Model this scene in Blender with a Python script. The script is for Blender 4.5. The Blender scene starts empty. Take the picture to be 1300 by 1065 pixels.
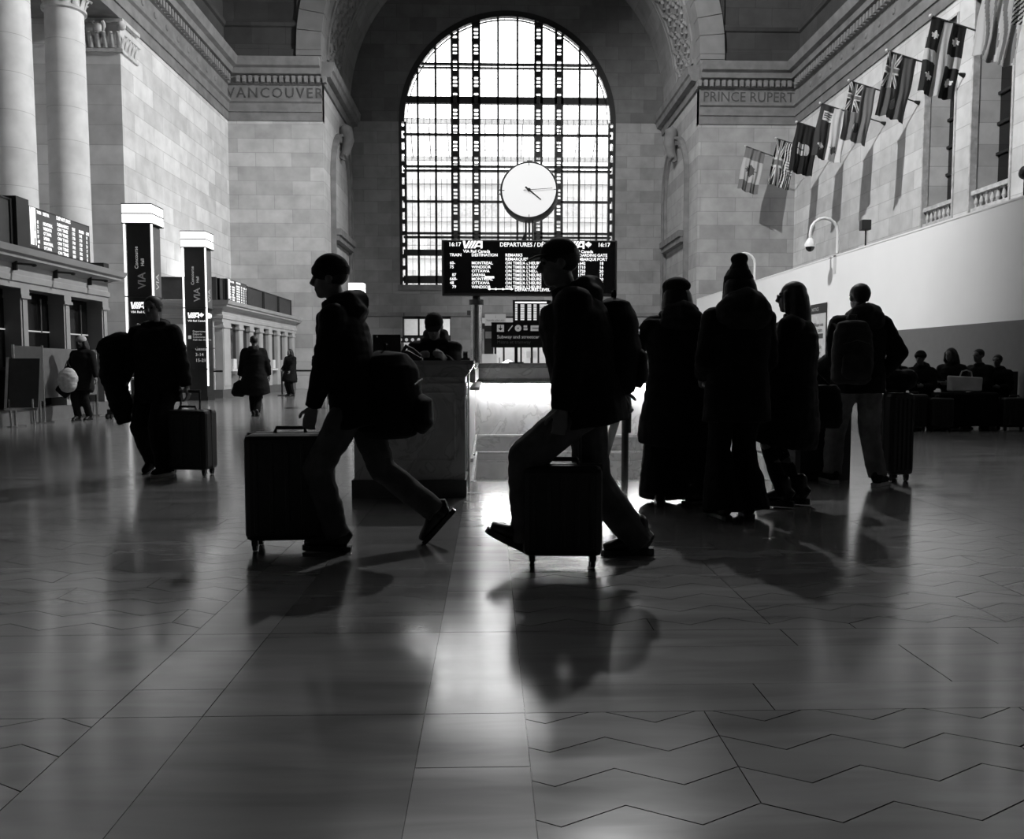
import bpy, bmesh, math, random
from mathutils import Vector, Matrix, noise
random.seed(7)
C = bpy.context.scene.collection
PI = math.pi
V = Vector

# ------------------------------------------------------------ materials
MATS = {}
def new_mat(name):
    m = bpy.data.materials.new(name); m.use_nodes = True
    nt = m.node_tree; b = nt.nodes['Principled BSDF']
    return m, nt, b
def plain(name, g, rough=.6, metal=0., spec=.5, noise_amt=.15, scale=6., bump=0., emit=0.):
    if name in MATS: return MATS[name]
    m, nt, b = new_mat(name)
    N = nt.nodes; L = nt.links
    tc = N.new('ShaderNodeTexCoord'); nz = N.new('ShaderNodeTexNoise')
    nz.inputs['Scale'].default_value = scale; nz.inputs['Detail'].default_value = 5
    L.new(tc.outputs['Object'], nz.inputs['Vector'])
    cr = N.new('ShaderNodeValToRGB')
    lo = g * (1 - noise_amt); hi = g * (1 + noise_amt)
    cr.color_ramp.elements[0].color = (lo, lo, lo, 1); cr.color_ramp.elements[1].color = (hi, hi, hi, 1)
    cr.color_ramp.elements[0].position = .3; cr.color_ramp.elements[1].position = .7
    L.new(nz.outputs['Fac'], cr.inputs['Fac']); L.new(cr.outputs['Color'], b.inputs['Base Color'])
    b.inputs['Roughness'].default_value = rough; b.inputs['Metallic'].default_value = metal
    b.inputs['Specular IOR Level'].default_value = spec
    if bump:
        bp = N.new('ShaderNodeBump'); bp.inputs['Strength'].default_value = bump; bp.inputs['Distance'].default_value = .02
        L.new(nz.outputs['Fac'], bp.inputs['Height']); L.new(bp.outputs['Normal'], b.inputs['Normal'])
    if emit:
        b.inputs['Emission Color'].default_value = (1, 1, 1, 1); b.inputs['Emission Strength'].default_value = emit
    MATS[name] = m; return m
def stone(name, g, plane, bw=1.6, rh=.62, var=.22, mortar=.74, msize=.012, off=0.):
    """ashlar blocks; plane: 'X' faces +-X (uses Y,Z), 'Y' faces +-Y (uses X,Z)"""
    if name in MATS: return MATS[name]
    m, nt, b = new_mat(name); N = nt.nodes; L = nt.links
    geo = N.new('ShaderNodeNewGeometry'); sx = N.new('ShaderNodeSeparateXYZ'); cb = N.new('ShaderNodeCombineXYZ')
    L.new(geo.outputs['Position'], sx.inputs[0])
    L.new(sx.outputs['Y' if plane == 'X' else 'X'], cb.inputs[0])
    ad = N.new('ShaderNodeMath'); ad.operation = 'ADD'; ad.inputs[1].default_value = off
    L.new(sx.outputs['Z'], ad.inputs[0]); L.new(ad.outputs[0], cb.inputs[1])
    br = N.new('ShaderNodeTexBrick')
    L.new(cb.outputs[0], br.inputs['Vector'])
    br.inputs['Scale'].default_value = 1; br.inputs['Mortar Size'].default_value = msize
    br.inputs['Brick Width'].default_value = bw; br.inputs['Row Height'].default_value = rh
    br.inputs['Mortar Smooth'].default_value = .2; br.inputs['Bias'].default_value = -.2
    for k, v in (('Color1', g * (1 + var * .5)), ('Color2', g * (1 - var)), ('Mortar', g * mortar)):
        br.inputs[k].default_value = (v, v, v, 1)
    nz = N.new('ShaderNodeTexNoise'); nz.inputs['Scale'].default_value = 1.7; nz.inputs['Detail'].default_value = 8
    L.new(geo.outputs['Position'], nz.inputs['Vector'])
    cr = N.new('ShaderNodeValToRGB'); cr.color_ramp.elements[0].position = .25; cr.color_ramp.elements[1].position = .75
    cr.color_ramp.elements[0].color = (.78, .78, .78, 1); cr.color_ramp.elements[1].color = (1.1, 1.1, 1.1, 1)
    L.new(nz.outputs['Fac'], cr.inputs['Fac'])
    mx = N.new('ShaderNodeMixRGB'); mx.blend_type = 'MULTIPLY'; mx.inputs['Fac'].default_value = 1
    L.new(br.outputs['Color'], mx.inputs[1]); L.new(cr.outputs['Color'], mx.inputs[2])
    L.new(mx.outputs[0], b.inputs['Base Color'])
    b.inputs['Roughness'].default_value = .75; b.inputs['Specular IOR Level'].default_value = .25
    bp = N.new('ShaderNodeBump'); bp.inputs['Strength'].default_value = .35; bp.inputs['Distance'].default_value = .02
    inv = N.new('ShaderNodeMath'); inv.operation = 'SUBTRACT'; inv.inputs[0].default_value = 1
    L.new(br.outputs['Fac'], inv.inputs[1]); L.new(inv.outputs[0], bp.inputs['Height'])
    L.new(bp.outputs['Normal'], b.inputs['Normal'])
    MATS[name] = m; return m
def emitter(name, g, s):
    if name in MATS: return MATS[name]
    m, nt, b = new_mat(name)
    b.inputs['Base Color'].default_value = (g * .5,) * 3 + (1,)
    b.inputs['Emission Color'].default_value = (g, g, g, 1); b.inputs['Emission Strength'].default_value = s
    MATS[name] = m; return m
def marble(name, g, rough=.3):
    if name in MATS: return MATS[name]
    m, nt, b = new_mat(name); N = nt.nodes; L = nt.links
    geo = N.new('ShaderNodeNewGeometry')
    nz = N.new('ShaderNodeTexNoise'); nz.inputs['Scale'].default_value = 2.6; nz.inputs['Detail'].default_value = 10
    nz.inputs['Distortion'].default_value = 1.6
    L.new(geo.outputs['Position'], nz.inputs['Vector'])
    cr = N.new('ShaderNodeValToRGB'); e = cr.color_ramp.elements
    e[0].position = .3; e[0].color = (g * .8,) * 3 + (1,); e[1].position = .62; e[1].color = (g * 1.08,) * 3 + (1,)
    x = e.new(.47); x.color = (g * .95,) * 3 + (1,); x = e.new(.5); x.color = (g * .7,) * 3 + (1,); x = e.new(.53); x.color = (g,) * 3 + (1,)
    L.new(nz.outputs['Fac'], cr.inputs['Fac']); L.new(cr.outputs['Color'], b.inputs['Base Color'])
    b.inputs['Roughness'].default_value = rough
    MATS[name] = m; return m
def floor_mat():
    m, nt, b = new_mat('polished_marble_floor'); N = nt.nodes; L = nt.links
    at = N.new('ShaderNodeAttribute'); at.attribute_name = 'tone'
    geo = N.new('ShaderNodeNewGeometry')
    mp = N.new('ShaderNodeMapping'); mp.inputs['Scale'].default_value = (.5, 3.2, 1)
    L.new(geo.outputs['Position'], mp.inputs['Vector'])
    nz = N.new('ShaderNodeTexNoise'); nz.inputs['Scale'].default_value = 2.2; nz.inputs['Detail'].default_value = 10; nz.inputs['Distortion'].default_value = .7
    L.new(mp.outputs[0], nz.inputs['Vector'])
    cr = N.new('ShaderNodeValToRGB'); e = cr.color_ramp.elements
    e[0].position = .3; e[0].color = (.72, .72, .72, 1); e[1].position = .7; e[1].color = (1.12, 1.12, 1.12, 1)
    L.new(nz.outputs['Fac'], cr.inputs['Fac'])
    mx = N.new('ShaderNodeMixRGB'); mx.blend_type = 'MULTIPLY'; mx.inputs['Fac'].default_value = 1
    L.new(at.outputs['Color'], mx.inputs[1]); L.new(cr.outputs['Color'], mx.inputs[2]); L.new(mx.outputs[0], b.inputs['Base Color'])
    r = N.new('ShaderNodeMapRange'); r.inputs['To Min'].default_value = FLOOR_R[0]; r.inputs['To Max'].default_value = FLOOR_R[1]
    L.new(nz.outputs['Fac'], r.inputs['Value']); L.new(r.outputs[0], b.inputs['Roughness'])
    b.inputs['IOR'].default_value = 2.05
    return m
FLOOR_R = (.11, .21)

# ------------------------------------------------------------ mesh helpers
class MB:
    def __init__(s): s.v = []; s.f = []; s.m = []; s.mi = 0
    def add(s, vs, fs):
        o = len(s.v); s.v += [V(p) for p in vs]; s.f += [tuple(i + o for i in f) for f in fs]; s.m += [s.mi] * len(fs); return s
    def box(s, a, b, M=None):
        x0, y0, z0 = [min(p, q) for p, q in zip(a, b)]; x1, y1, z1 = [max(p, q) for p, q in zip(a, b)]
        vs = [V(p) for p in ((x0,y0,z0),(x1,y0,z0),(x1,y1,z0),(x0,y1,z0),(x0,y0,z1),(x1,y0,z1),(x1,y1,z1),(x0,y1,z1))]
        if M: vs = [M @ p for p in vs]
        return s.add(vs, [(0,3,2,1),(4,5,6,7),(0,1,5,4),(1,2,6,5),(2,3,7,6),(3,0,4,7)])
    def tube(s, pts, rad, seg=12, side=None, cap=True):
        """loft along pts; rad: number / list of numbers / list of (a,b) with a along 'side'"""
        pts = [V(p) for p in pts]; n = len(pts)
        if not isinstance(rad, (list, tuple)): rad = [rad] * n
        rad = [(r, r) if not isinstance(r, (list, tuple)) else r for r in rad]
        rings = []; ref = V(side) if side else None
        for i, p in enumerate(pts):
            t = (pts[min(i + 1, n - 1)] - pts[max(i - 1, 0)])
            t = t.normalized() if t.length > 1e-9 else V((0, 0, 1))
            if ref is None: ref = V((1, 0, 0)) if abs(t.x) < .9 else V((0, 1, 0))
            u = ref - t * ref.dot(t)
            if u.length < 1e-6: u = t.orthogonal()
            u.normalize(); w = t.cross(u)
            if not side: ref = u
            rings.append([p + u * (rad[i][0] * math.cos(2*PI*k/seg)) + w * (rad[i][1] * math.sin(2*PI*k/seg)) for k in range(seg)])
        vs = [q for r in rings for q in r]; fs = []
        for i in range(n - 1):
            for k in range(seg):
                a = i*seg + k; b = i*seg + (k+1) % seg; fs.append((a, b, b + seg, a + seg))
        if cap:
            fs.append(tuple(range(seg - 1, -1, -1))); fs.append(tuple((n-1)*seg + k for k in range(seg)))
        return s.add(vs, fs)
    def cone(s, a, b, r0, r1, seg=12):
        """tapered capsule with round ends"""
        a = V(a); b = V(b); t = (b - a)
        if t.length < 1e-6: return s.ell(a, (r0, r0, r0))
        t.normalize(); pts = []; rr = []
        for k in (80, 55, 28): pts.append(a - t * r0 * math.sin(math.radians(k))); rr.append(r0 * math.cos(math.radians(k)))
        pts.append(a); rr.append(r0); pts.append(b); rr.append(r1)
        for k in (28, 55, 80): pts.append(b + t * r1 * math.sin(math.radians(k))); rr.append(r1 * math.cos(math.radians(k)))
        return s.tube(pts, rr, seg)
    def ell(s, c, r, M=None, seg=16, rings=10):
        vs = []; fs = []; c = V(c)
        for i in range(rings + 1):
            th = PI * (i + .02) / (rings + .04)
            for k in range(seg):
                p = V((r[0]*math.sin(th)*math.cos(2*PI*k/seg), r[1]*math.sin(th)*math.sin(2*PI*k/seg), r[2]*math.cos(th)))
                if M: p = M @ p
                vs.append(c + p)
        for i in range(rings):
            for k in range(seg):
                a = i*seg + k; b = i*seg + (k+1) % seg; fs.append((a, a + seg, b + seg, b))
        fs.append(tuple(range(seg))); fs.append(tuple(rings*seg + k for k in range(seg - 1, -1, -1)))
        return s.add(vs, fs)
    def lathe(s, c, prof, seg=32, flute=0):
        vs = []; fs = []; n = len(prof); c = V(c)
        for r, z in prof:
            for k in range(seg): vs.append(c + V((r*math.cos(2*PI*k/seg), r*math.sin(2*PI*k/seg), z)))
        for i in range(n - 1):
            for k in range(seg):
                a = i*seg + k; b = i*seg + (k+1) % seg; fs.append((a, b, b + seg, a + seg))
        fs.append(tuple(range(seg - 1, -1, -1))); fs.append(tuple((n-1)*seg + k for k in range(seg)))
        return s.add(vs, fs)
    def prism(s, poly, M, d):
        """2D poly in local XY extruded by d along local Z, placed with M"""
        n = len(poly); vs = [M @ V((x, y, 0)) for x, y in poly] + [M @ V((x, y, d)) for x, y in poly]
        return s.add(vs, [tuple(range(n - 1, -1, -1)), tuple(range(n, 2*n))] + [(i, (i+1) % n, (i+1) % n + n, i + n) for i in range(n)])
    def sweep(s, path, prof, sgn=1):
        """profile [(out, z)] swept along horizontal polyline path [(x,y)] with mitres; out = to the right * sgn"""
        P = [V((x, y)) for x, y in path]; n = len(P); rows = []
        for i, p in enumerate(P):
            d0 = (P[i] - P[i-1]).normalized() if i > 0 else None
            d1 = (P[i+1] - P[i]).normalized() if i < n - 1 else None
            d0 = d0 or d1; d1 = d1 or d0
            n0 = V((d0.y, -d0.x)) * sgn; n1 = V((d1.y, -d1.x)) * sgn
            mt = (n0 + n1).normalized(); k = 1 / max(.2, mt.dot(n0))
            rows.append([V((p.x + mt.x*k*o, p.y + mt.y*k*o, z)) for o, z in prof])
        m = len(prof); vs = [q for r in rows for q in r]; fs = []
        for i in range(n - 1):
            for j in range(m):
                a = i*m + j; b = i*m + (j+1) % m; fs.append((a, b, b + m, a + m))
        fs.append(tuple(range(m))); fs.append(tuple((n-1)*m + j for j in range(m - 1, -1, -1)))
        return s.add(vs, fs)
    def build(s, name, mat, parent=None, smooth=False, world=False, bevel=0, fix=True):
        me = bpy.data.meshes.new(name)
        off = parent.location if (world and parent) else V((0, 0, 0))
        me.from_pydata([tuple(p - off) for p in s.v], [], s.f); me.update()
        mats = mat if isinstance(mat, (list, tuple)) else [mat]
        for m in mats: me.materials.append(m)
        if len(mats) > 1: me.polygons.foreach_set('material_index', s.m)
        if fix:
            bm = bmesh.new(); bm.from_mesh(me); bmesh.ops.recalc_face_normals(bm, faces=bm.faces)
            bm.to_mesh(me); bm.free()
        if smooth:
            me.polygons.foreach_set('use_smooth', [True] * len(me.polygons))
            try: me.set_sharp_from_angle(angle=math.radians(smooth if smooth is not True else 50))
            except Exception: pass
        o = bpy.data.objects.new(name, me); C.objects.link(o)
        if parent: o.parent = parent
        if bevel:
            md = o.modifiers.new('bevel', 'BEVEL'); md.width = bevel; md.segments = 2; md.limit_method = 'ANGLE'
        return o
def tag(o, label=None, cat=None, group=None, kind=None):
    if label: o['label'] = label
    if cat: o['category'] = cat
    if group: o['group'] = group
    if kind: o['kind'] = kind
    return o
def thing(name, label, cat, loc=(0, 0, 0), rz=0, group=None):
    o = bpy.data.objects.new(name, None); C.objects.link(o); o.empty_display_size = .2
    o.location = loc; o.rotation_euler = (0, 0, rz); return tag(o, label, cat, group)
def struct(o, label=None):
    o['kind'] = 'structure'
    if label: o['label'] = label
    return o
def copy_tree(o, parent=None):
    c = o.copy(); C.objects.link(c); c.parent = parent
    for ch in list(o.children): copy_tree(ch, c)
    return c
def text(name, s, size, M, mat, parent=None, align='LEFT', extrude=.004, sx=1., bold=0., sp=1., lh=1., top=False):
    cu = bpy.data.curves.new(name + '_t', 'FONT'); cu.body = s; cu.size = size; cu.align_x = align
    cu.extrude = extrude; cu.offset = bold; cu.space_character = sp; cu.space_line = lh; cu.resolution_u = 2
    if top: cu.align_y = 'TOP'
    t = bpy.data.objects.new(name + '_t', cu); C.objects.link(t)
    dg = bpy.context.evaluated_depsgraph_get(); dg.update()
    me = bpy.data.meshes.new_from_object(t.evaluated_get(dg)); bpy.data.objects.remove(t)
    S = Matrix.Diagonal((sx, 1, 1, 1)); me.transform(S)
    Mw = M.copy()
    if parent: Mw.translation = Mw.translation - parent.location
    me.transform(Mw); me.materials.clear(); me.materials.append(mat)
    o = bpy.data.objects.new(name, me); C.objects.link(o)
    if parent: o.parent = parent
    return o
def FR(loc, face='-Y', rot=0):
    """frame whose local Z looks along 'face', local X to the reader's right, Y up"""
    ax = {'-Y': ((1,0,0),(0,0,1),(0,-1,0)), '+X': ((0,1,0),(0,0,1),(1,0,0)), '-X': ((0,-1,0),(0,0,1),(-1,0,0))}[face]
    M = Matrix((ax[0], ax[1], ax[2])).transposed().to_4x4(); M.translation = V(loc)
    return M @ Matrix.Rotation(rot, 4, 'Z')

S = {}
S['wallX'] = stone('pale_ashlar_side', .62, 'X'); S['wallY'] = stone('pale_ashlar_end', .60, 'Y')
S['pierL'] = stone('shaded_ashlar_left_pier', .46, 'Y'); S['upperY'] = stone('dark_upper_stone', .13, 'Y', 1.4, .7); S['pierR'] = stone('shaded_ashlar_right_pier', .36, 'Y'); S['endY'] = stone('ashlar_window_wall', .26, 'Y', 1.5, .62)  # both piers: same pale ashlar, with shade put into darker copies
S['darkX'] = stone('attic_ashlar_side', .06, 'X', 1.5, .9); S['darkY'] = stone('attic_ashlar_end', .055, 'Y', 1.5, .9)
S['ent'] = plain('weathered_limestone', .175, .8, noise_amt=.22, scale=2.2, bump=.2)
S['vault'] = stone('vault_stone', .26, 'X', 1.3, .8)
S['drum'] = stone('column_drums', .66, 'X', 60, .92, .06, .7, .008)
S['cap'] = plain('carved_capital_stone', .5, .8, noise_amt=.25, scale=5)
S['black'] = plain('black_painted_metal', .012, .45)
S['char'] = plain('charcoal_panel', .045, .5)
S['grey'] = plain('mid_grey_panel', .11, .55)
S['steel'] = plain('brushed_steel', .5, .25, metal=1)
S['white'] = plain('white_paint', .8, .45, noise_amt=.03)
S['off'] = plain('light_grey_paint', .55, .5, noise_amt=.05)
S['dentil'] = plain('dentil_stone', .2, .8, noise_amt=.2, scale=5); S['marble'] = marble('grey_marble', .6, .3); S['marbled'] = marble('desk_marble', .62, .35)  # desk marble has its own even veined grey
S['top'] = marble('counter_top_marble', .3, .25)
S['brass'] = plain('polished_brass_line', .75, .2, metal=1)
S['led'] = emitter('screen_white', 1, 1.15); S['lightbox'] = emitter('lightbox_white', 1, 1.7)
S['screen'] = emitter('screen_dark_grey', .05, 1)
S['dim'] = emitter('dim_screen_text', .35, 1); S['black_gloss'] = plain('black_glass', .006, .12)
S['booth_near'] = plain('dimmed_booth_limestone', .28, .65, noise_amt=.1, scale=2); S['booth'] = plain('booth_limestone', .44, .65, noise_amt=.1, scale=2)  # near booth: same limestone, weaker light put in as a darker colour
SKY, E_R, E_L, E_F, E_B, E_A = 7.5, 28000, 24000, 14000, 150, 600
# ============================================================ THE HALL
XL, XR, YE, YW = -11.6, 13.92, 37.9, 45.6      # left wall, right wall, end piers, window wall
PL, PR = -7.4, 9.48                            # pier edges
XC = 1.04; RV = (PR - PL) / 2; ZS = 15.0       # recess vault
YB = -9.0
# ---- floor
def clip(poly, x0, x1, y0, y1):
    for ax, val, keep in ((0, x0, 1), (0, x1, -1), (1, y0, 1), (1, y1, -1)):
        out = []
        for i in range(len(poly)):
            a, b = poly[i-1], poly[i]
            ia, ib = (a[ax] - val)*keep >= 0, (b[ax] - val)*keep >= 0
            if ia != ib:
                t = (val - a[ax]) / (b[ax] - a[ax]); out.append((a[0] + t*(b[0]-a[0]), a[1] + t*(b[1]-a[1])))
            if ib: out.append(b)
        poly = out
        if len(poly) < 3: return None
    return poly
WX0, WX1, WY0, WY1 = -.18, 2.69, 7.75, 10.52   # stairwell
fv, ff, ft = [], [], []
def slab(poly, tone, raw=False):
    cx = sum(p[0] for p in poly)/len(poly); cy = sum(p[1] for p in poly)/len(poly)
    g = 0.0016
    if raw:
        o = len(fv); fv.extend((x, y, 0) for x, y in poly); ff.append(tuple(range(o, o + len(poly)))); ft.append(tone); return
    q = []
    for x, y in poly:
        d = math.hypot(x - cx, y - cy) or 1
        q.append((x - (x-cx)/d*g*1.3, y - (y-cy)/d*g*1.3))
    o = len(fv); fv.extend((x, y, 0) for x, y in q); ff.append(tuple(range(o, o + len(q)))); ft.append(tone)
def rect(x0, x1, y0, y1, tone, rnd=.1):
    # cut the stairwell out
    if x1 <= WX0 or x0 >= WX1 or y1 <= WY0 or y0 >= WY1:
        if x1 - x0 > .01 and y1 - y0 > .01: slab([(x0,y0),(x1,y0),(x1,y1),(x0,y1)], tone*random.uniform(1-rnd, 1+rnd))
    else:
        rect(x0, x1, y0, min(y1, WY0), tone, rnd) if y0 < WY0 else None
        rect(x0, x1, max(y0, WY1), y1, tone, rnd) if y1 > WY1 else None
        a, b = max(y0, WY0), min(y1, WY1)
        if x0 < WX0: rect(x0, WX0, a, b, tone, rnd)
        if x1 > WX1: rect(WX1, x1, a, b, tone, rnd)
def chev(x0, x1, y0, y1, tone):
    w = .17; t = .19; sl = .55
    if (x1 > WX0 and x0 < WX1 and y1 > WY0 and y0 < WY1) or y0 > 14: 
        rect(x0, x1, y0, y1, tone, .06); return
    k0 = int(math.floor(x0 / w)) - 1
    j = int((y0 - w) / t) - 2; g = .0022
    while j*t < y1 + w:
        run = 0; tn = 1.
        for k in range(k0, int(x1/w) + 2):
            if run <= 0: run = random.choice((5, 6, 8, 9)); tn = random.uniform(.86, 1.1); cut = g*1.6
            else: cut = 0
            run -= 1
            a, b = k*w, (k+1)*w; s = sl if k % 2 else -sl
            ya, yb = (0, s*w) if s > 0 else (-s*w, 0)
            p = clip([(a + cut, j*t + ya + g), (b, j*t + yb + g), (b, (j+1)*t + yb - g), (a + cut, (j+1)*t + ya - g)], x0 + g, x1 - g, y0 + g, y1 - g)
            if p: slab(p, tone*tn, True)
        j += 1
T0 = .2
xs = [-16.5, -12.9, -12.6, -9.0, -8.7, -5.1, -4.8, -1.21, -.9, -.205, .11, 3.5, 3.8, 7.3, 7.6, 11.1, 11.4, 15.2]
kinds = ['f','s','f','s','f','s','f','s','m','l','f','s','f','s','f','s','f']
yb = []; y = -9.05
while y < 45.7: yb.append((y, 'f')); yb.append((y + 3.45, 'p')); y += 4.25
bounds = [-9.05, -5.2, -4.4, -1.7, -.9, 2.55, 3.35, 6.0, 6.8, 10.5, 11.3]
while bounds[-1] < 46: bounds += [bounds[-1] + 3.45, bounds[-1] + 4.25]
for i in range(len(bounds) - 1):
    y0, y1 = bounds[i], min(bounds[i+1], 46.4); band = 'p' if i % 2 else 'f'
    band = 'p' if abs((y1 - y0) - .8) < .02 else 'f'
    if y0 >= 46.4: break
    for j, kd in enumerate(kinds):
        x0, x1 = xs[j], xs[j+1]
        if kd == 'm' or kd == 'l':
            tone = T0*(.72 if kd == 'm' else 1.2); yy = y0
            while yy < y1 - .02:
                ny = min(yy + (.9 if kd == 'm' else .62), y1); ny = y1 if y1 - ny < .2 else ny
                rect(x0, x1, yy, ny, tone, .05); yy = ny
        elif band == 'p':
            cuts = [y0, y0 + .22, y0 + .6, y1]
            for a, b in zip(cuts, cuts[1:]):
                xx = x0
                while xx < x1 - .02:
                    nx = min(xx + random.choice((1.1, .8, 1.5)), x1); nx = x1 if x1 - nx < .3 else nx
                    rect(xx, nx, a, b, T0*.95, .08); xx = nx
        elif kd == 's':
            yy = y0
            while yy < y1 - .02:
                ny = min(yy + 1.15, y1); ny = y1 if y1 - ny < .3 else ny
                rect(x0, x1, yy, ny, T0*1.0, .08); yy = ny
        else: chev(x0, x1, y0, y1, T0*.95)
me = bpy.data.meshes.new('floor')
nb = len(fv)
# joints: a darker bed 3 mm lower, with the stairwell left open
for (a, b, c, d) in ((-16.5, 15.2, YB, WY0), (-16.5, WX0, WY0, WY1), (WX1, 15.2, WY0, WY1), (-16.5, 15.2, WY1, 46.4)):
    o = len(fv); fv.extend([(a,c,-.003),(b,c,-.003),(b,d,-.003),(a,d,-.003)]); ff.append((o,o+1,o+2,o+3)); ft.append(.06)
me.from_pydata(fv, [], ff); me.update()
at = me.attributes.new('tone', 'FLOAT_COLOR', 'FACE')
at.data.foreach_set('color', [c for t in ft for c in (t, t, t, 1)])
me.materials.append(floor_mat())
fl = bpy.data.objects.new('floor', me); C.objects.link(fl); struct(fl, 'polished marble floor with slab borders and zigzag fields')

# ---- side walls
ZA = 11.93
w = MB(); w.box((XL - 1.2, 27.1, 0), (XL, YE + .3, ZA)); w.box((XL-5, 27.1, 0), (XL - 1.2, 27.9, ZA + .1)); w.box((XL - 5.2, YB, 0), (XL - 4.9, 27.1, ZA+.1))
struct(w.build('wall_left', S['wallX']), 'pale stone side wall beyond the left columns')
w = MB(); w.box((XL - 4.9, YB, ZA), (XL - .39, 27.1, ZA + .3)); struct(w.build('ceiling', S['ent']), 'soffit over the left aisle')
# pier faces, left and right
w = MB(); w.box((XL, YE, 0), (PL, YW + .3, 14.45)); 
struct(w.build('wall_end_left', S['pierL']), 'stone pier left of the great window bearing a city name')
# right side wall with tall openings
ops = [(24.85, 26.6), (22.1, 23.95), (19.3, 21.15), (16.5, 18.35), (13.7, 15.55)]
w = MB(); z0, z1 = 5.45, 11.45
w.box((XR, YB, 0), (XR + 1.1, YE + .3, z0)); w.box((XR, YB, z1), (XR + 1.1, YE + .3, 12.2))
ed = [YE + .3] + [v for a, b in ops for v in (b, a)] + [YB]
for i in range(0, len(ed), 2): w.box((XR, ed[i+1], z0), (XR + 1.1, ed[i], z1))
struct(w.build('wall_right', S['wallX']), 'pale stone right wall with tall window openings')
for n, (a, b) in enumerate(ops[:3]):
    m = MB(); m.box((XR + .8, a, z0), (XR + .85, b, z1)); fr = m.build('window_%d' % (n + 2), S['black_gloss']); struct(fr, 'tall dark window in the right wall')
    g = MB()
    for k in range(1, 3): g.box((XR + .72, a + (b-a)*k/3 - .03, z0), (XR + .8, a + (b-a)*k/3 + .03, z1))
    for k in range(1, 7): g.box((XR + .72, a, z0 + (z1-z0)*k/7 - .04), (XR + .8, b, z0 + (z1-z0)*k/7 + .04))
    g.build('window_frame', S['black'], fr)
    t = MB()
    for yy, wd in ((b, .1), ):
        t.box((XR - .04, b - .02, z0), (XR + .16, b + .05, z1 + .07)); t.box((XR - .04, a - .05, z0), (XR + .1, a + .02, z1 + .07))
    t.box((XR - .04, a, z1), (XR + .1, b, z1 + .07)); t.build('window_trim', S['cap'], fr)
    u = MB(); u.box((XR + .0, a + .05, z0 + .02), (XR + .22, b - .05, z0 + .14)); u.box((XR + .0, a + .05, z0 + .52), (XR + .22, b - .05, z0 + .64))
    k = 7
    for i in range(k):
        yy = a + .15 + (b - a - .3) * i / (k - 1)
        u.lathe((XR + .11, yy, z0 + .14), [(.05, 0), (.03, .05), (.065, .14), (.05, .22), (.025, .3), (.05, .38)], 10)
    u.build('window_balustrade', S['cap'], fr)
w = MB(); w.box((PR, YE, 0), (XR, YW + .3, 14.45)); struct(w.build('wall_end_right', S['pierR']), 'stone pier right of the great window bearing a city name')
# back wall behind the viewer
w = MB(); w.box((-17, YB - .4, -.1), (16, YB, 28)); struct(w.build('wall_back', S['darkY']), 'stone wall closing the hall')
# ---- niches on the two inner pier sides (arched recess lines)
def niche(X, sx, nm):
    y0, y1 = 39.9, 44.4; yc = (y0 + y1)/2; r = (y1 - y0)/2; zc = 9.8; t = thing(nm, None, None, (X, yc, 0))
    del_keys = [k for k in t.keys()]
    m = MB(); pts = [(y1, 0)] + [(yc + r*math.cos(PI*k/24), zc + r*math.sin(PI*k/24)) for k in range(25)] + [(y0, 0)]
    def band(m, ra, rb, d0, d1):
        P1 = [(yc + (r+ra), 0)] + [(yc + (r+ra)*math.cos(PI*k/24), zc + (r+ra)*math.sin(PI*k/24)) for k in range(25)] + [(yc - (r+ra), 0)]
        P2 = [(yc + (r+rb), 0)] + [(yc + (r+rb)*math.cos(PI*k/24), zc + (r+rb)*math.sin(PI*k/24)) for k in range(25)] + [(yc - (r+rb), 0)]
        for i in range(len(P1) - 1):
            a, b, c, d = P1[i], P1[i+1], P2[i+1], P2[i]
            vs = [(X + sx*d0, *a), (X + sx*d0, *b), (X + sx*d0, *c), (X + sx*d0, *d), (X + sx*d1, *a), (X + sx*d1, *b), (X + sx*d1, *c), (X + sx*d1, *d)]
            m.add(vs, [(0,1,2,3),(4,7,6,5),(0,4,5,1),(1,5,6,2),(2,6,7,3),(3,7,4,0)])
    m = MB(); band(m, 0, .28, .01, .16); band(m, .28, .4, .01, .24); o1 = m.build('arch_moulding', S['ent'], t, world=True)
    m = MB(); m.box((X + sx*.01, y0 + .05, 7.0), (X + sx*.3, y1 - .05, 7.25)); m.box((X + sx*.01, y0, 7.25), (X + sx*.4, y1, 7.55)); m.build('lintel', S['ent'], t, world=True)
    m = MB(); m.tube([(X + sx*.1, yc, 11.3), (X + sx*.3, yc, 11.7), (X + sx*.42, yc, 12.2), (X + sx*.3, yc, 12.75), (X + sx*.15, yc, 12.9)], [.16, .24, .3, .34, .2], 12)
    for k in (-1, 1): m.ell((X + sx*.42, yc + k*.2, 12.55), (.16, .12, .2))
    m.tube([(X + sx*.3, yc - .3, 11.5), (X + sx*.35, yc, 11.35), (X + sx*.3, yc + .3, 11.5)], .07)
    m.build('keystone', S['ent'], t, smooth=True, world=True)
    t['kind'] = 'structure'
    for k in ('label', 'category'):
        if k in t: del t[k]
    t['label'] = 'arched recess with carved keystone on the inner pier face'
niche(PL, 1, 'trim_1'); niche(PR, -1, 'trim_2')
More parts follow.
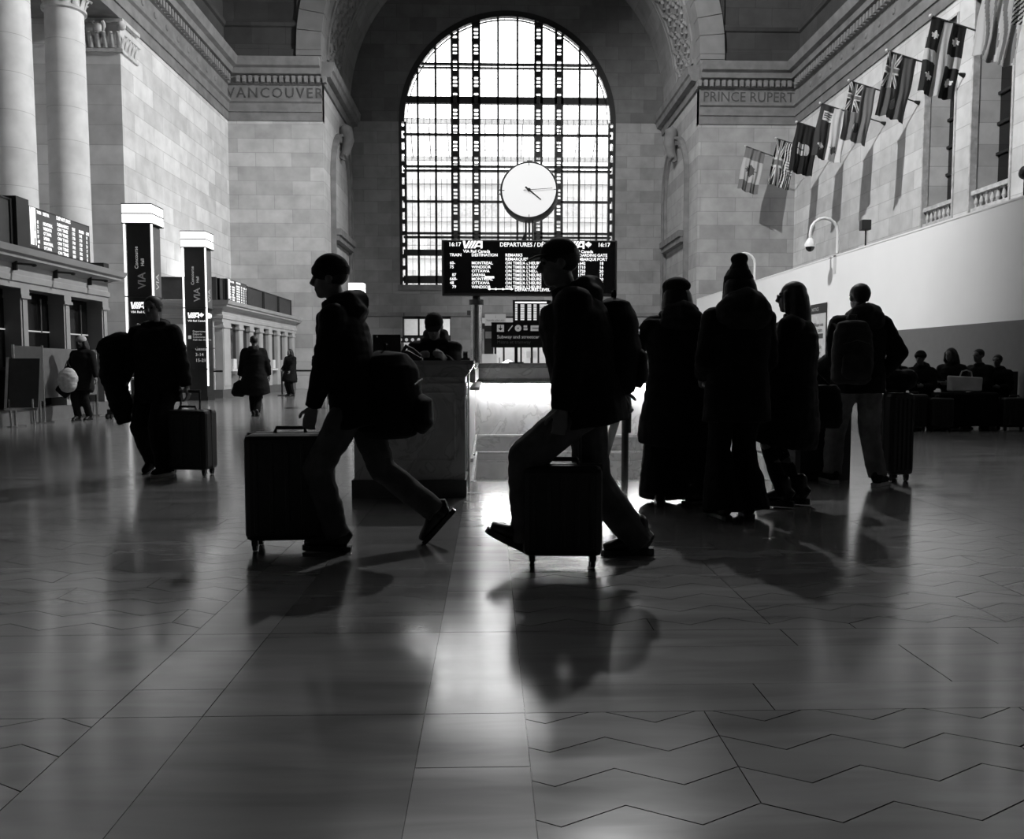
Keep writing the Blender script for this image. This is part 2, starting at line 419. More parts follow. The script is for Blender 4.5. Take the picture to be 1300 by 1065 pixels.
# ---- entablature (architrave, frieze, cornice) and its return into the recess
ent = [(-.4, 11.93), (.06, 11.93), (.06, 12.3), (.12, 12.3), (.12, 12.66), (.22, 12.72), (.22, 12.82), (.05, 12.86), (.05, 13.48), (.14, 13.52), (.14, 13.84), (.36, 13.88), (.42, 14.1), (.6, 14.16), (.66, 14.34), (.7, 14.5), (-.4, 14.56)]
corn = [(-.2, 13.48), (.1, 13.5), (.14, 13.84), (.36, 13.88), (.42, 14.1), (.5, 14.16), (.54, 14.5), (-.2, 14.56)]
m = MB(); m.sweep([(XL, YB), (XL, YE), (PL, YE)], ent); m.sweep([(PL, YE + .02), (PL, YW)], corn)
struct(m.build('trim_3', S['ent']), 'left entablature with dentil cornice')
m = MB(); m.sweep([(XR, YB), (XR, YE), (PR, YE)], ent, -1); m.sweep([(PR, YE + .02), (PR, YW)], corn, -1)
struct(m.build('trim_4', S['ent']), 'right entablature with dentil cornice')
d = MB()
for s0, s1 in ((XL + .5, PL + .12), (PR - .12, XR - .5)):
    x = s0
    while x < s1: d.box((x, YE - .32, 13.53), (x + .15, YE - .05, 13.8)); x += .27
y = 10.
while y < YE - .4:
    d.box((XL + .05, y, 13.53), (XL + .3, y + .15, 13.8)); d.box((XR - .3, y, 13.53), (XR - .05, y + .15, 13.8)); y += .27
struct(d.build('trim_5', S['dentil']), 'row of small dentil blocks under the cornice')
ro = MB()
y = 12.
while y < YE - .8:
    for X, sg in ((XL, 1), (XR, -1)): ro.ell((X + sg*.06, y, 13.17), (.05, .11, .11), seg=8, rings=6)
    y += 1.05
struct(ro.build('trim_6', S['ent']), 'small rosettes along the side frieze')
# frieze names: raised letters, dark tone stands in for the shade of cut ones
text('trim_7', 'VANCOUVER', .62, FR((-9.48, YE - .055, 12.93), '-Y'), plain('letter_shade_tone', .07, .9), align='CENTER', extrude=.012, sp=1.22)
text('trim_8', 'PRINCE RUPERT', .62, FR((11.72, YE - .055, 12.93), '-Y'), MATS['letter_shade_tone'], align='CENTER', extrude=.012, sp=1.0, sx=.94)
for n in ('trim_7', 'trim_8'): struct(bpy.data.objects[n], 'city name lettered on the frieze')
# ---- attic above the cornice
a = MB()
prof = [(-.6, 14.5), (.0, 14.5), (.0, 15.05), (-.06, 15.09), (-.06, 15.17), (-.12, 15.2), (-.12, 16.0), (-.02, 16.06), (.03, 16.2), (-.04, 16.32), (-.14, 16.36), (-.14, 19.2), (-.6, 19.2)]
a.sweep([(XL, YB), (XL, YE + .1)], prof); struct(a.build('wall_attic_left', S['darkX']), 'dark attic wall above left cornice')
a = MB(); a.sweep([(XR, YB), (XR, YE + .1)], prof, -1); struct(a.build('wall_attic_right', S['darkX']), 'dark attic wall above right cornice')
# end attic with arched mouth
a = MB(); R1 = RV + 1.08; n = 48
def ringwall(m, r0, r1, y0, y1, zc, zb, xc=XC, zt=28, x0=XL-.3, x1=XR+.3):
    pass
ang = [PI * k / n for k in range(n + 1)]
inner = [(XC + R1*math.cos(t), ZS + R1*math.sin(t)) for t in ang]
inner = [(XC + R1, 14.5)] + inner + [(XC - R1, 14.5)]
outer = []
for x, z in inner: outer.append((x, z))
for i in range(len(inner) - 1):
    (xa, za), (xb, zb) = inner[i], inner[i+1]
    a.add([(xa, YE, za), (xb, YE, zb), (xb, YE, 30), (xa, YE, 30), (xa, YE+.6, za), (xb, YE+.6, zb), (xb, YE+.6, 30), (xa, YE+.6, 30)],
          [(0,1,2,3),(4,7,6,5),(0,4,5,1)])
a.box((XL - .8, YE + .1, 14.5), (XC - R1, YE + .6, 30)); a.box((XC + R1, YE + .1, 14.5), (XR + .8, YE + .6, 30))
a.sweep([(XL - .6, YE + .0), (XC - R1, YE + .0)], [(-.5, 14.5)] + prof[1:-2] + [(-.14, 30), (-.5, 30)])
a.sweep([(XR + .6, YE + .0), (XC + R1, YE + .0)], [(-.5, 14.5)] + prof[1:-2] + [(-.14, 30), (-.5, 30)], -1)
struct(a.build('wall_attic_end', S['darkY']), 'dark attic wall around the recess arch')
# archivolt blocks: a ring of voussoirs, slightly proud
a = MB(); nv = 34
for k in range(nv + 4):
    if k < 2 or k >= nv + 2:
        z0 = 14.5 + (k % 2)*.25; 
        xx = (XC + RV, XC + R1 + .04) if k < 2 else (XC - R1 - .04, XC - RV)
        a.box((xx[0], YE - .1, 14.5 + (k % 2) * .26), (xx[1], YE + .6, 14.74 + (k % 2) * .26)); continue
    t0 = PI*(k-2)/nv + .0012; t1 = PI*(k-1)/nv - .0012
    q = []
    for yy in (YE - .1, YE + .6):
        for rr, tt in ((RV, t0), (R1+.04, t0), (R1+.04, t1), (RV, t1)): q.append((XC + rr*math.cos(tt), yy, ZS + rr*math.sin(tt)))
    a.add(q, [(0,1,2,3),(4,7,6,5),(0,4,5,1),(1,5,6,2),(2,6,7,3),(3,7,4,0)])
struct(a.build('trim_9', plain('archivolt_stone', .2, .8, scale=1.3), bevel=.012), 'archivolt of large stone blocks')
# recess vault soffit
a = MB()
def soffit(m, r0, r1, y0, y1, n=48):
    for k in range(n):
        t0, t1 = PI*k/n, PI*(k+1)/n; q = []
        for yy in (y0, y1):
            for rr, tt in ((r0, t0), (r1, t0), (r1, t1), (r0, t1)): q.append((XC + rr*math.cos(tt), yy, ZS + rr*math.sin(tt)))
        m.add(q, [(0,1,2,3),(4,7,6,5),(0,4,5,1),(1,5,6,2),(2,6,7,3),(3,7,4,0)])
soffit(a, RV, RV + .5, YE + .6, YW + .1)
a.box((PL - .4, YE + .6, 14.5), (PL, YW, ZS + .02)); a.box((PR, YE + .6, 14.5), (PR + .4, YW, ZS + .02))
soffit(a, RV - .08, RV + .02, YE + 1.1, YE + 1.35); soffit(a, RV - .08, RV + .02, YE + 4.4, YE + 4.65); soffit(a, RV - .05, RV + .02, YE + 4.85, YE + 4.97)
struct(a.build('ceiling_recess', S['vault']), 'barrel vaulted soffit over the window recess')
# carved scroll relief on the soffit
a = MB(); rr = random.Random(3)
for i in range(58):
    th0 = PI * (i + .5) / 58
    for j in range(4):
        yc = YE + 1.75 + j*.72 + (.18 if i % 2 else -.1); pts = []; L = .052
        fl_ = 1 if (i + j) % 2 else -1
        for k in range(7):
            t = k/6.; th = th0 + (t - .5)*L; yy = yc + fl_*.16*math.sin(t*2*PI)
            pts.append((XC + (RV - .03)*math.cos(th), yy, ZS + (RV - .03)*math.sin(th)))
        a.tube(pts, [.03, .09, .12, .09, .12, .08, .03], 6)
struct(a.build('trim_10', S['vault'], smooth=True), 'carved scroll relief on the vault soffit')
# ---- main vault
a = MB(); HW = (XR - XL)/2 + .15; n = 40; xc = (XL + XR)/2
for k in range(n):
    t0, t1 = PI*k/n, PI*(k+1)/n; q = []
    for yy in (YB, YE + .05):
        for rr_, tt in ((0, t0), (.4, t0), (.4, t1), (0, t1)): q.append((xc + (HW + rr_)*math.cos(tt), yy, 19.1 + (8.6 + rr_)*math.sin(tt)))
    a.add(q, [(0,1,2,3),(4,7,6,5),(0,4,5,1),(1,5,6,2),(2,6,7,3),(3,7,4,0)])
struct(a.build('ceiling_vault', S['vault']), 'coffered barrel vault of the hall')
# ---- window wall with the great arched opening
WC, WR, WZC, WZB = 1.02, 5.86, 14.15, 5.45
doors = [(-4.75, -2.1, 3.75), (-.15, 5.6, 3.75)]
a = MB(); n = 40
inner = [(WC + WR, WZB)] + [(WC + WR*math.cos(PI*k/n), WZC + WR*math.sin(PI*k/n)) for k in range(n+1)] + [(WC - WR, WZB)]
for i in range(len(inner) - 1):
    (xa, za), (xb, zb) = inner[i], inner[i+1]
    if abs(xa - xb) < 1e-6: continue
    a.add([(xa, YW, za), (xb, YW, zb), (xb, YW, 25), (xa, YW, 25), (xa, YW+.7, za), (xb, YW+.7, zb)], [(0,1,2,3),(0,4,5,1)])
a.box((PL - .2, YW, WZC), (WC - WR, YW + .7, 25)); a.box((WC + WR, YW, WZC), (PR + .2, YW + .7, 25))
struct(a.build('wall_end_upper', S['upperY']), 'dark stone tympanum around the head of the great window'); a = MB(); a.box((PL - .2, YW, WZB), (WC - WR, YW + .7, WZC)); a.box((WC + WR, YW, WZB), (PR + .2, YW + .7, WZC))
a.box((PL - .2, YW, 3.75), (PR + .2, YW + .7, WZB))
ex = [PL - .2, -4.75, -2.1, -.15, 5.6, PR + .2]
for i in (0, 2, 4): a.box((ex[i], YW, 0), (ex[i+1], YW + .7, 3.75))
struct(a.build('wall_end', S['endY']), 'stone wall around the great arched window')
# moulded jambs beside window
a = MB(); a.box((WC - WR - .12, YW - .06, WZB - .3), (WC + WR + .12, YW + .02, WZB)); a.box((PL, YW - .08, 3.75), (PR, YW, 3.95))
struct(a.build('trim_11', S['ent']), 'stone sill band below the great window')
# doors: lit passages beyond
room = MB()
room.box((-6.5, YW + 5.0, 0), (9, YW + 5.1, 5.2)); room.box((-6.5, YW + .7, 4.4), (9, YW + 5.1, 4.5)); room.box((-6.6, YW + .7, 0), (-6.5, YW + 5, 5)); room.box((9, YW + .7, 0), (9.1, YW + 5, 5)); room.box((-6.5, YW + .7, -.05), (9, YW + 5, 0))
struct(room.build('wall_passage', S['off']), 'pale passage beyond the end doors')
for n_, (x0, x1, zt) in enumerate(doors):
    f = MB(); f.box((x0, YW + .2, zt - .14), (x1, YW + .32, zt)); nd = 3 if n_ == 0 else 6
    for k in range(nd + 1):
        x = x0 + (x1 - x0)*k/nd; f.box((max(x0, x - .05), YW + .2, 0), (min(x1, x + .05), YW + .32, zt))
    f.box((x0, YW + .2, 2.6), (x1, YW + .32, 2.72)); f.box((x0, YW + .2, 0), (x1, YW + .32, .25))
    o = f.build('door_%d' % (n_ + 1), S['black']); struct(o, 'glazed door screen below the great window')
    pb = MB()
    for k in range(3): pb.box((x0 + .3 + k*.2, YW + .36, 1.1), (x0 + .34 + k*.2, YW + .4, 1.5))
    pb.build('door_handle', S['steel'], o)
# window frame
F = MB()
def zt(x, r=WR - .2):
    d = r*r - (x - WC)**2; return WZC + math.sqrt(max(0, d))
def hw(z, r=WR - .2):
    if z <= WZC: return r
    return math.sqrt(max(0, r*r - (z - WZC)**2))
y0, y1 = YW + .05, YW + .3
def arcband(m, ra, rb, ya, yb_, n=64):
    for k in range(n):
        t0, t1 = PI*k/n, PI*(k+1)/n; q = []
        for yy in (ya, yb_):
            for r_, tt in ((ra, t0), (rb, t0), (rb, t1), (ra, t1)): q.append((WC + r_*math.cos(tt), yy, WZC + r_*math.sin(tt)))
        m.add(q, [(0,1,2,3),(4,7,6,5),(0,4,5,1),(1,5,6,2),(2,6,7,3),(3,7,4,0)])
arcband(F, WR - .3, WR, YW - .02, YW + .3); arcband(F, WR - .46, WR - .42, y0, y1 - .1)
for sx in (-1, 1):
    X0 = WC + sx*WR; X1 = WC + sx*(WR - .14); F.box((X0, YW - .02, WZB), (X1, YW + .3, WZC)); 
    X2 = WC + sx*(WR - .28); X3 = WC + sx*(WR - .4); F.box((X2, YW, WZB), (X3, YW + .3, WZC))
    z = WZB + .2
    while z < WZC: F.box((X1, YW + .05, z), (X2, YW + .2, z + .22)); z += .62
pxx = lambda px: WC + (px - 643.8)*.0437
thin = [533, 555, 632, 656, 733, 755]; wide = [579, 605, 682, 707.5]
for px in thin: x = pxx(px); F.box((x - .055, y0, WZB), (x + .055, y1, zt(x)))
for px in wide:
    x = pxx(px)
    for s_ in (-1, 1): F.box((x + s_*.17 - .065, y0, WZB), (x + s_*.17 + .065, y1, zt(x)))
    z = WZB + .1; k = 0
    while z < zt(x) - .15:
        F.box((x - .12, y0 + .03, z), (x + .12, y1 - .03, z + (.05 if k % 3 else .3))); z += (.2 if k % 3 else .45); k += 1
for z, t in ((17.24, .05), (17.05, .03), (15.44, .08), (15.26, .1), (13.52, .055), (11.83, .055), (11.6, .055), (9.95, .055), (8.25, .055), (8.03, .055), (7.2, .16), (5.75, .2)):
    h = hw(z); F.box((WC - h, y0, z - t), (WC + h, y1, z + t))
win = F.build('window_1', S['black']); struct(win, 'great arched window with black steel frame')
Mn = MB(); allx = sorted([pxx(p) for p in thin] + [pxx(p) + s_*.17 for p in wide for s_ in (-1, 1)] + [WC - WR + .35, WC + WR - .35])
for a_, b_ in zip(allx, allx[1:]):
    if b_ - a_ > .5:
        ks = (.5,) if b_ - a_ < .8 else (.33, .67)
        for k in ks: x = a_ + (b_ - a_)*k; Mn.box((x - .011, y0 + .05, WZB), (x + .011, y0 + .09, zt(x)))
for z in (18.5, 16.5, 16.2, 14.35, 12.7, 10.9, 9.1, 7.6):
    h = hw(z); Mn.box((WC - h, y0 + .05, z - .009), (WC + h, y0 + .09, z + .009))
Mn.build('window_muntins', S['black'], win)
pl_ = bpy.data.lights.new('passage_lamp', 'AREA'); pl_.energy = 420; pl_.shape = 'RECTANGLE'; pl_.size = 12; pl_.size_y = 2.5; po_ = bpy.data.objects.new('passage_lamp', pl_); C.objects.link(po_); po_.location = (1, YW + 2.8, 4.35)
gm, nt, bs = new_mat('window_glass'); N_ = nt.nodes; L_ = nt.links; N_.remove(bs)
tr = N_.new('ShaderNodeBsdfTransparent'); tr.inputs[0].default_value = (.93, .93, .93, 1); gl = N_.new('ShaderNodeBsdfGlossy'); gl.inputs['Roughness'].default_value = .05
fr_ = N_.new('ShaderNodeFresnel'); ms = N_.new('ShaderNodeMixShader'); L_.new(fr_.outputs[0], ms.inputs[0]); L_.new(tr.outputs[0], ms.inputs[1]); L_.new(gl.outputs[0], ms.inputs[2]); L_.new(ms.outputs[0], N_['Material Output'].inputs[0])
G_ = MB(); ol = [(WC - WR + .1, WZB), (WC + WR - .1, WZB)] + [(WC + (WR - .1)*math.cos(PI*k/40), WZC + (WR - .1)*math.sin(PI*k/40)) for k in range(41)]
G_.prism([(x, z) for x, z in ol], Matrix(((1,0,0,0),(0,0,1,YW+.12),(0,1,0,0),(0,0,0,1))), .01)
G_.build('window_pane', gm, win)
# ---- the street side: office building and canopy seen through the glass
ob = thing('office_building', 'pale banded building outside behind the great arched window', 'building', (1, 62, 0))
m = MB(); m.box((-22, 62, 0), (24, 70, 15.4)); m.build('facade', plain('pale_facade', .62, .8, noise_amt=.06, scale=.3), ob, world=True)
m = MB()
for z in (14.3, 11.6, 8.9, 6.2): m.box((-22, 61.6, z), (24, 62, z + .35))
m.build('ledge', plain('ledge_concrete', .45, .8), ob, world=True)
for r in range(5):
    m = MB()
    for k in range(22):
        x = -21 + k*2.05; m.box((x, 61.93, 1 + r*2.7), (x + 1.25, 61.99, 2.7 + r*2.7))
    m.build('window_row', plain('office_glass', .42, .2, noise_amt=.2), ob, world=True)
cn = thing('entrance_canopy', 'ribbed glazed canopy outside the window below the tall building', 'canopy', (1, 56, 15.2))
m = MB(); m.box((-14, 55.8, 17.0), (16, 56.1, 17.3)); m.box((-14, 58.8, 15.3), (16, 59.1, 15.6))
m.build('beam', plain('canopy_steel', .3, .6), cn, world=True)
m = MB()
for k in range(25):
    x = -14 + k*1.25; m.tube([(x, 56, 17.1), (x - .0, 59, 15.4)], .05, 6)
m.build('rib', MATS['canopy_steel'], cn, world=True)
m = MB()
for k in range(6): x = -13 + k*5.4; m.box((x, 58.8, 0), (x + .25, 59.05, 15.4))
m.build('post', MATS['canopy_steel'], cn, world=True)
g = MB(); g.box((-60, YW + .8, -.3), (60, 110, -.12)); struct(g.build('ground', plain('pale_pavement', .35, .9)), 'paved street outside')

# ---- columns of the left colonnade
def leafy(m, cx, cy, z, h, r0, r1, n, curl=.12, wd=.1):
    for k in range(n):
        t = 2*PI*k/n; c, s = math.cos(t), math.sin(t); pts = []; rad = []
        for q in range(6):
            u = q/5.; r = r0 + (r1 - r0)*u + (curl*max(0, u - .6)*2.5); zz = z + h*(u if u < .85 else .85 - (u - .85)*.8)
            pts.append((cx + c*r, cy + s*r, zz)); rad.append((wd*(1 - .45*u), .035))
        m.tube(pts, rad, 8, side=(-s, c, 0))
def column(x, y, label):
    t = thing('stone_column', label, 'column', (x, y, 0), group='stone columns of the left colonnade')
    m = MB(); m.box((-.85, -.85, 0), (.85, .85, .35)); m.lathe((0, 0, .35), [(.82, 0), (.85, .12), (.78, .25), (.7, .32), (.76, .42), (.68, .52)], 40); m.build('base', S['cap'], t, smooth=True)
    m = MB(); prof = [(.545 - .045*(k/12.)**1.6, .87 + (10.1)*k/12.) for k in range(13)] ; m.lathe((0, 0, 0), prof, 48); m.build('shaft', S['drum'], t, smooth=True)
    m = MB(); m.lathe((0, 0, 10.95), [(.5, 0), (.58, .03), (.58, .1), (.53, .13), (.49, .16), (.49, .75), (.64, .95)], 40); 
    leafy(m, 0, 0, 11.08, .42, .5, .6, 12); leafy(m, 0, 0, 11.3, .5, .54, .7, 10)
    for k in range(4):
        a = PI/4 + k*PI/2; m.ell((.78*math.cos(a), .78*math.sin(a), 11.72), (.14, .14, .14), seg=10, rings=8)
    m.box((-.74, -.74, 11.83), (.74, .74, 11.93)); m.build('capital', S['cap'], t, smooth=40)
    return t
column(-11.93, 24.3, 'tall smooth stone column nearest the side wall, its carved capital in view')
column(-11.97, 21.55, 'tall smooth stone column at the far left edge of the photo')
column(-11.97, 18.8, 'tall smooth stone column left of the photo, nearer the viewer')
# pilaster capital on the wall end
m = MB(); m.box((XL - 1.2, 27.03, 10.92), (XL + .1, 27.12, 11.02)); m.box((XL - .02, 27.05, 10.92), (XL + .08, 28.3, 11.02))
m.box((XL - 1.22, 27.0, 11.82), (XL + .14, 28.3, 11.93))
for k in range(6):
    x = XL - 1.1 + k*.22
    m.tube([(x, 27.06, 11.05), (x, 27.0, 11.3), (x, 26.93, 11.5), (x, 26.86, 11.45)], [(.09, .03), (.08, .03), (.06, .03), (.03, .02)], 8, side=(1, 0, 0))
for k in range(5):
    y = 27.2 + k*.24
    m.tube([(XL + .02, y, 11.05), (XL + .07, y, 11.25), (XL + .14, y, 11.45), (XL + .2, y, 11.4)], [(.09, .03), (.08, .03), (.06, .03), (.03, .02)], 8, side=(0, 1, 0))
for x in (XL - .75, XL - .45): m.tube([(x, 27.02, 11.4), (x + .04, 26.95, 11.7), (x, 26.9, 11.8)], [.06, .05, .07], 8)
m.ell((XL - .6, 26.95, 11.62), (.14, .1, .2)); m.ell((XL + .1, 27.0, 11.7), (.14, .14, .14)); m.ell((XL - 1.15, 26.98, 11.7), (.12, .12, .14))
struct(m.build('trim_12', S['cap'], smooth=40), 'carved leaf capital on the end of the left wall')

# ---- stairwell
w = MB()
w.box((WX0 - .25, WY1 - .02, -4), (WX1 + .25, WY1 + .2, 1.06)); 
struct(w.build('wall_stairwell_far', S['marble']), 'marble parapet across the far end of the stairwell')
w = MB(); w.box((WX1, WY0 - .0, -4), (WX1 + .22, WY1 + .2, 1.06)); struct(w.build('wall_stairwell_right', S['marble']), 'marble parapet along the right of the stairwell')
w = MB(); w.box((WX0 - .25, 7.44, -4), (WX0, WY1 + .2, 1.06)); struct(w.build('wall_stairwell_left', S['marble']), 'marble parapet along the left of the stairwell')
w = MB(); w.box((WX0 - .02, WY0 - .2, -4), (WX1 + .02, WY0 + .0, -.004)); struct(w.build('wall_stairwell_near', S['marbled']), 'stairwell wall below the top step')
w = MB()
for k in range(9): w.box((WX0 + .01, WY0 + .01 + k*.3, -3.6), (WX1 - .01, WY0 + .01 + (k+1)*.3, -.17*(k+1)))
struct(w.build('floor_stairs', S['marble']), 'marble steps going down away from the hall')
# mouldings on well walls
tm = MB()
for z, h, p in ((.93, .13, .05), (.86, .03, .09), (.18, .035, .03), (-.03, .03, .03), (-.14, .02, .02), (-.4, .03, .02)):
    tm.box((WX0 + .002, WY1 - .02 - p, z), (WX1 - .002, WY1 - .018, z + h)); tm.box((WX1 - p, WY0 + .05, z), (WX1 - .001, WY1 - .03, z + h)); tm.box((WX0 + .001, WY0 + .05, z), (WX0 + p, WY1 - .03, z + h))
struct(tm.build('trim_13', S['marble'], bevel=.005), 'moulded bands on the stairwell parapets')
tb = MB()
for z in (-.02, .24): tb.box((WX0 + .03, WY0 + .05, z), (WX0 + .045, WY1 - .1, z + .02)); tb.box((WX1 - .045, WY0 + .05, z), (WX1 - .03, WY1 - .1, z + .02))
struct(tb.build('trim_14', S['brass']), 'brass lines along the stairwell walls')
cp = MB(); cp.box((WX0 - .3, WY1 - .1, 1.06), (WX1 + .3, WY1 + .28, 1.12)); cp.box((WX1 - .06, WY0 - .05, 1.06), (WX1 + .28, WY1 - .1, 1.12)); cp.box((WX0 - .31, 7.44, 1.06), (WX0 + .05, WY1 - .1, 1.12))
struct(cp.build('trim_15', S['top'], bevel=.012), 'dark stone coping of the stairwell')
ls = MB(); ls.box((WX0 + .1, WY1 - .1, .835), (WX1 - .1, WY1 - .075, .855))
lt = ls.build('strip_light', emitter('strip_light_glow', 1, 110)); tag(lt, 'thin light strip under the parapet ledge of the stairwell', 'light')
hr = thing('stair_handrail', 'black bent handrail on post in the middle of the stairwell mouth', 'handrail', (1.32, 7.98, 0))
m = MB(); m.tube([(1.32, 7.98, -.17), (1.32, 7.98, .72)], .035, 14); m.build('post', S['black'], hr, smooth=True, world=True)
m = MB(); m.tube([(1.32, 7.9, .45), (1.32, 7.88, .7), (1.32, 7.92, .8), (1.32, 8.0, .82), (1.32, 8.15, .78), (1.32, 10.3, -.5)], .045, 14); m.build('rail', S['black'], hr, smooth=True, world=True)
# ============================================================ STATION FURNITURE
def maple(cx, cy, s):
    pts = [(0,1),(.13,.66),(.34,.78),(.27,.36),(.5,.55),(.58,.4),(.86,.44),(.74,.2),(.86,.1),(.42,-.26),(.48,-.42),(.07,-.36),(.05,-.8)]
    P = pts + [(-x, y) for x, y in reversed(pts[1:])]
    return [(cx + x*s, cy + y*s) for x, y in P]
def via_logo(m, M, w, h, leaf=True):
    """slanted block letters V I A (+ maple leaf)"""
    k = w / (4.6 if leaf else 3.4); d = .004
    def q(p): m.prism([(x*k, y*h) for x, y in p], M, d)
    q([(0, 1), (.42, 1), (.5, .25), (.5, 0), (.22, 0)]); q([(.95, 1), (1.3, 1), (.62, 0), (.3, 0)])
    q([(1.45, 1), (1.8, 1), (1.12, 0), (.77, 0)]); q([(1.95, 1), (2.3, 1), (1.62, 0), (1.27, 0)])
    q([(2.45, 1), (3.3, 1), (3.3, 0), (2.95, 0), (2.95, .7), (2.6, .7), (2.12, 0), (1.77, 0)]); q([(2.3, .38), (2.95, .38), (2.95, .2), (2.18, .2)])
    if leaf: m.prism([(x, y) for x, y in maple(4.0*k, .5*h, .5*h)], M, d)
# ---- ticket booths
def booth(label, X, Y0, Y1, face_front, group=None):
    t = thing('ticket_booth', label, 'booth', (X, (Y0 + Y1)/2, 0), group=group)
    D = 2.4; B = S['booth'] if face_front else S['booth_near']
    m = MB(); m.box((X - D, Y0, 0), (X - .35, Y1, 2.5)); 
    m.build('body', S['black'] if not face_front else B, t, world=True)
    m = MB(); prof = [(-.2, 2.5), (.02, 2.5), (.02, 2.6), (.05, 2.62), (.05, 2.72), (.02, 2.75), (.02, 2.93), (.1, 2.97), (.24, 3.0), (.24, 3.05), (.3, 3.08), (.34, 3.19), (-.2, 3.19)]
    m.sweep([(X - D, Y0), (X, Y0), (X, Y1), (X - D, Y1)], prof, 1)
    m.box((X - D, Y0 + .1, 2.5), (X - .1, Y1 - .1, 3.18)); m.build('cornice', B, t, world=True)
    m = MB(); m.box((X - D, Y0 + .02, 0), (X - .02, Y1 - .02, .28)); m.build('plinth', S['grey'], t, world=True)
    return t
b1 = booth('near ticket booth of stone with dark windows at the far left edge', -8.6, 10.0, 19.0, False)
def pilaster(t, x, y, w=.3, dx=.36, front=True):
    m = MB(); m.box((x - dx, y - w/2, .28), (x, y + w/2, 2.32)); m.box((x - dx, y - w/2 + .05, .4), (x + .02, y + w/2 - .05, 2.3))
    m.box((x - dx, y - w/2 - .04, 2.32), (x + .05, y + w/2 + .04, 2.38)); m.box((x - dx, y - w/2 - .02, 2.38), (x + .03, y + w/2 + .02, 2.5))
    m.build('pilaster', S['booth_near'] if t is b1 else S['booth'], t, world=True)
for y in (18.86, 17.2, 15.65, 14.1, 12.55, 11.0): pilaster(b1, -8.6, y, .24)
for y in (18.03, 16.42, 14.88, 13.3):
    m = MB(); m.box((-8.93, y - .64, .3), (-8.9, y + .64, 2.48)); w_ = m.build('window', S['black_gloss'], b1, world=True)
    m = MB(); m.box((-8.9, y - .3, .3), (-8.86, y - .24, 2.48)); m.box((-8.9, y - .64, 1.0), (-8.84, y + .64, 1.06)); m.box((-8.9, y + .3, 1.72), (-8.87, y + .34, 2.4)); f_ = m.build('frame', S['char'], w_)
    f_.location = -b1.location*0; 
    f_.data.transform(Matrix.Translation(-b1.location))
    m = MB(); m.box((-8.9, y - .25, 1.74), (-8.875, y + .62, 1.765)); g_ = m.build('tube_light', S['dim'], w_); g_.data.transform(Matrix.Translation(-b1.location))
for y in (15.3, 16.7, 18.1):
    m = MB(); m.box((-8.58, y - .02, 2.8), (-8.5, y + .02, 3.0)); m.tube([(-8.5, y, 2.92), (-8.2, y, 2.9)], .02, 8); m.ell((-8.2, y, 2.89), (.05, .03, .03)); m.build('spot_arm', S['black'], b1, world=True)
b2 = booth('far ticket booth of pale stone with a row of pilasters, behind the pylons', -8.75, 27.5, 37.85, True)
pilaster(b2, -8.75, 27.95, .8)
for k in range(7): pilaster(b2, -8.75, 29.55 + k*1.3, .5)
for k in range(7):
    y = 28.82 + k*1.3; m = MB(); m.box((-9.09, y - .5, .95), (-8.86, y + .5, 2.48)); m.build('window', S['black_gloss'], b2, world=True)
    m = MB(); m.box((-9.1, y - .42, .88), (-8.7, y + .42, .95)); m.box((-8.84, y - .2, .96), (-8.74, y + .15, 1.3)); m.build('counter', S['white'] if k in (0, 4) else S['booth'], b2, world=True)
m = MB(); m.box((-9.75 - .05, 27.42, .28), (-9.0, 27.5, 2.5)); m.build('blank_panel', S['off'], b2, world=True)
m = MB(); m.box((-11.1, 27.4, .9), (-9.7, 27.45, .98)); m.box((-11.1, 27.42, .98), (-9.72, 27.46, 2.42)); m.build('white_board', S['white'], b2, world=True)
text('small_print', 'Billets', .12, FR((-10.5, 27.41, 1.72)), S['char'], b2)
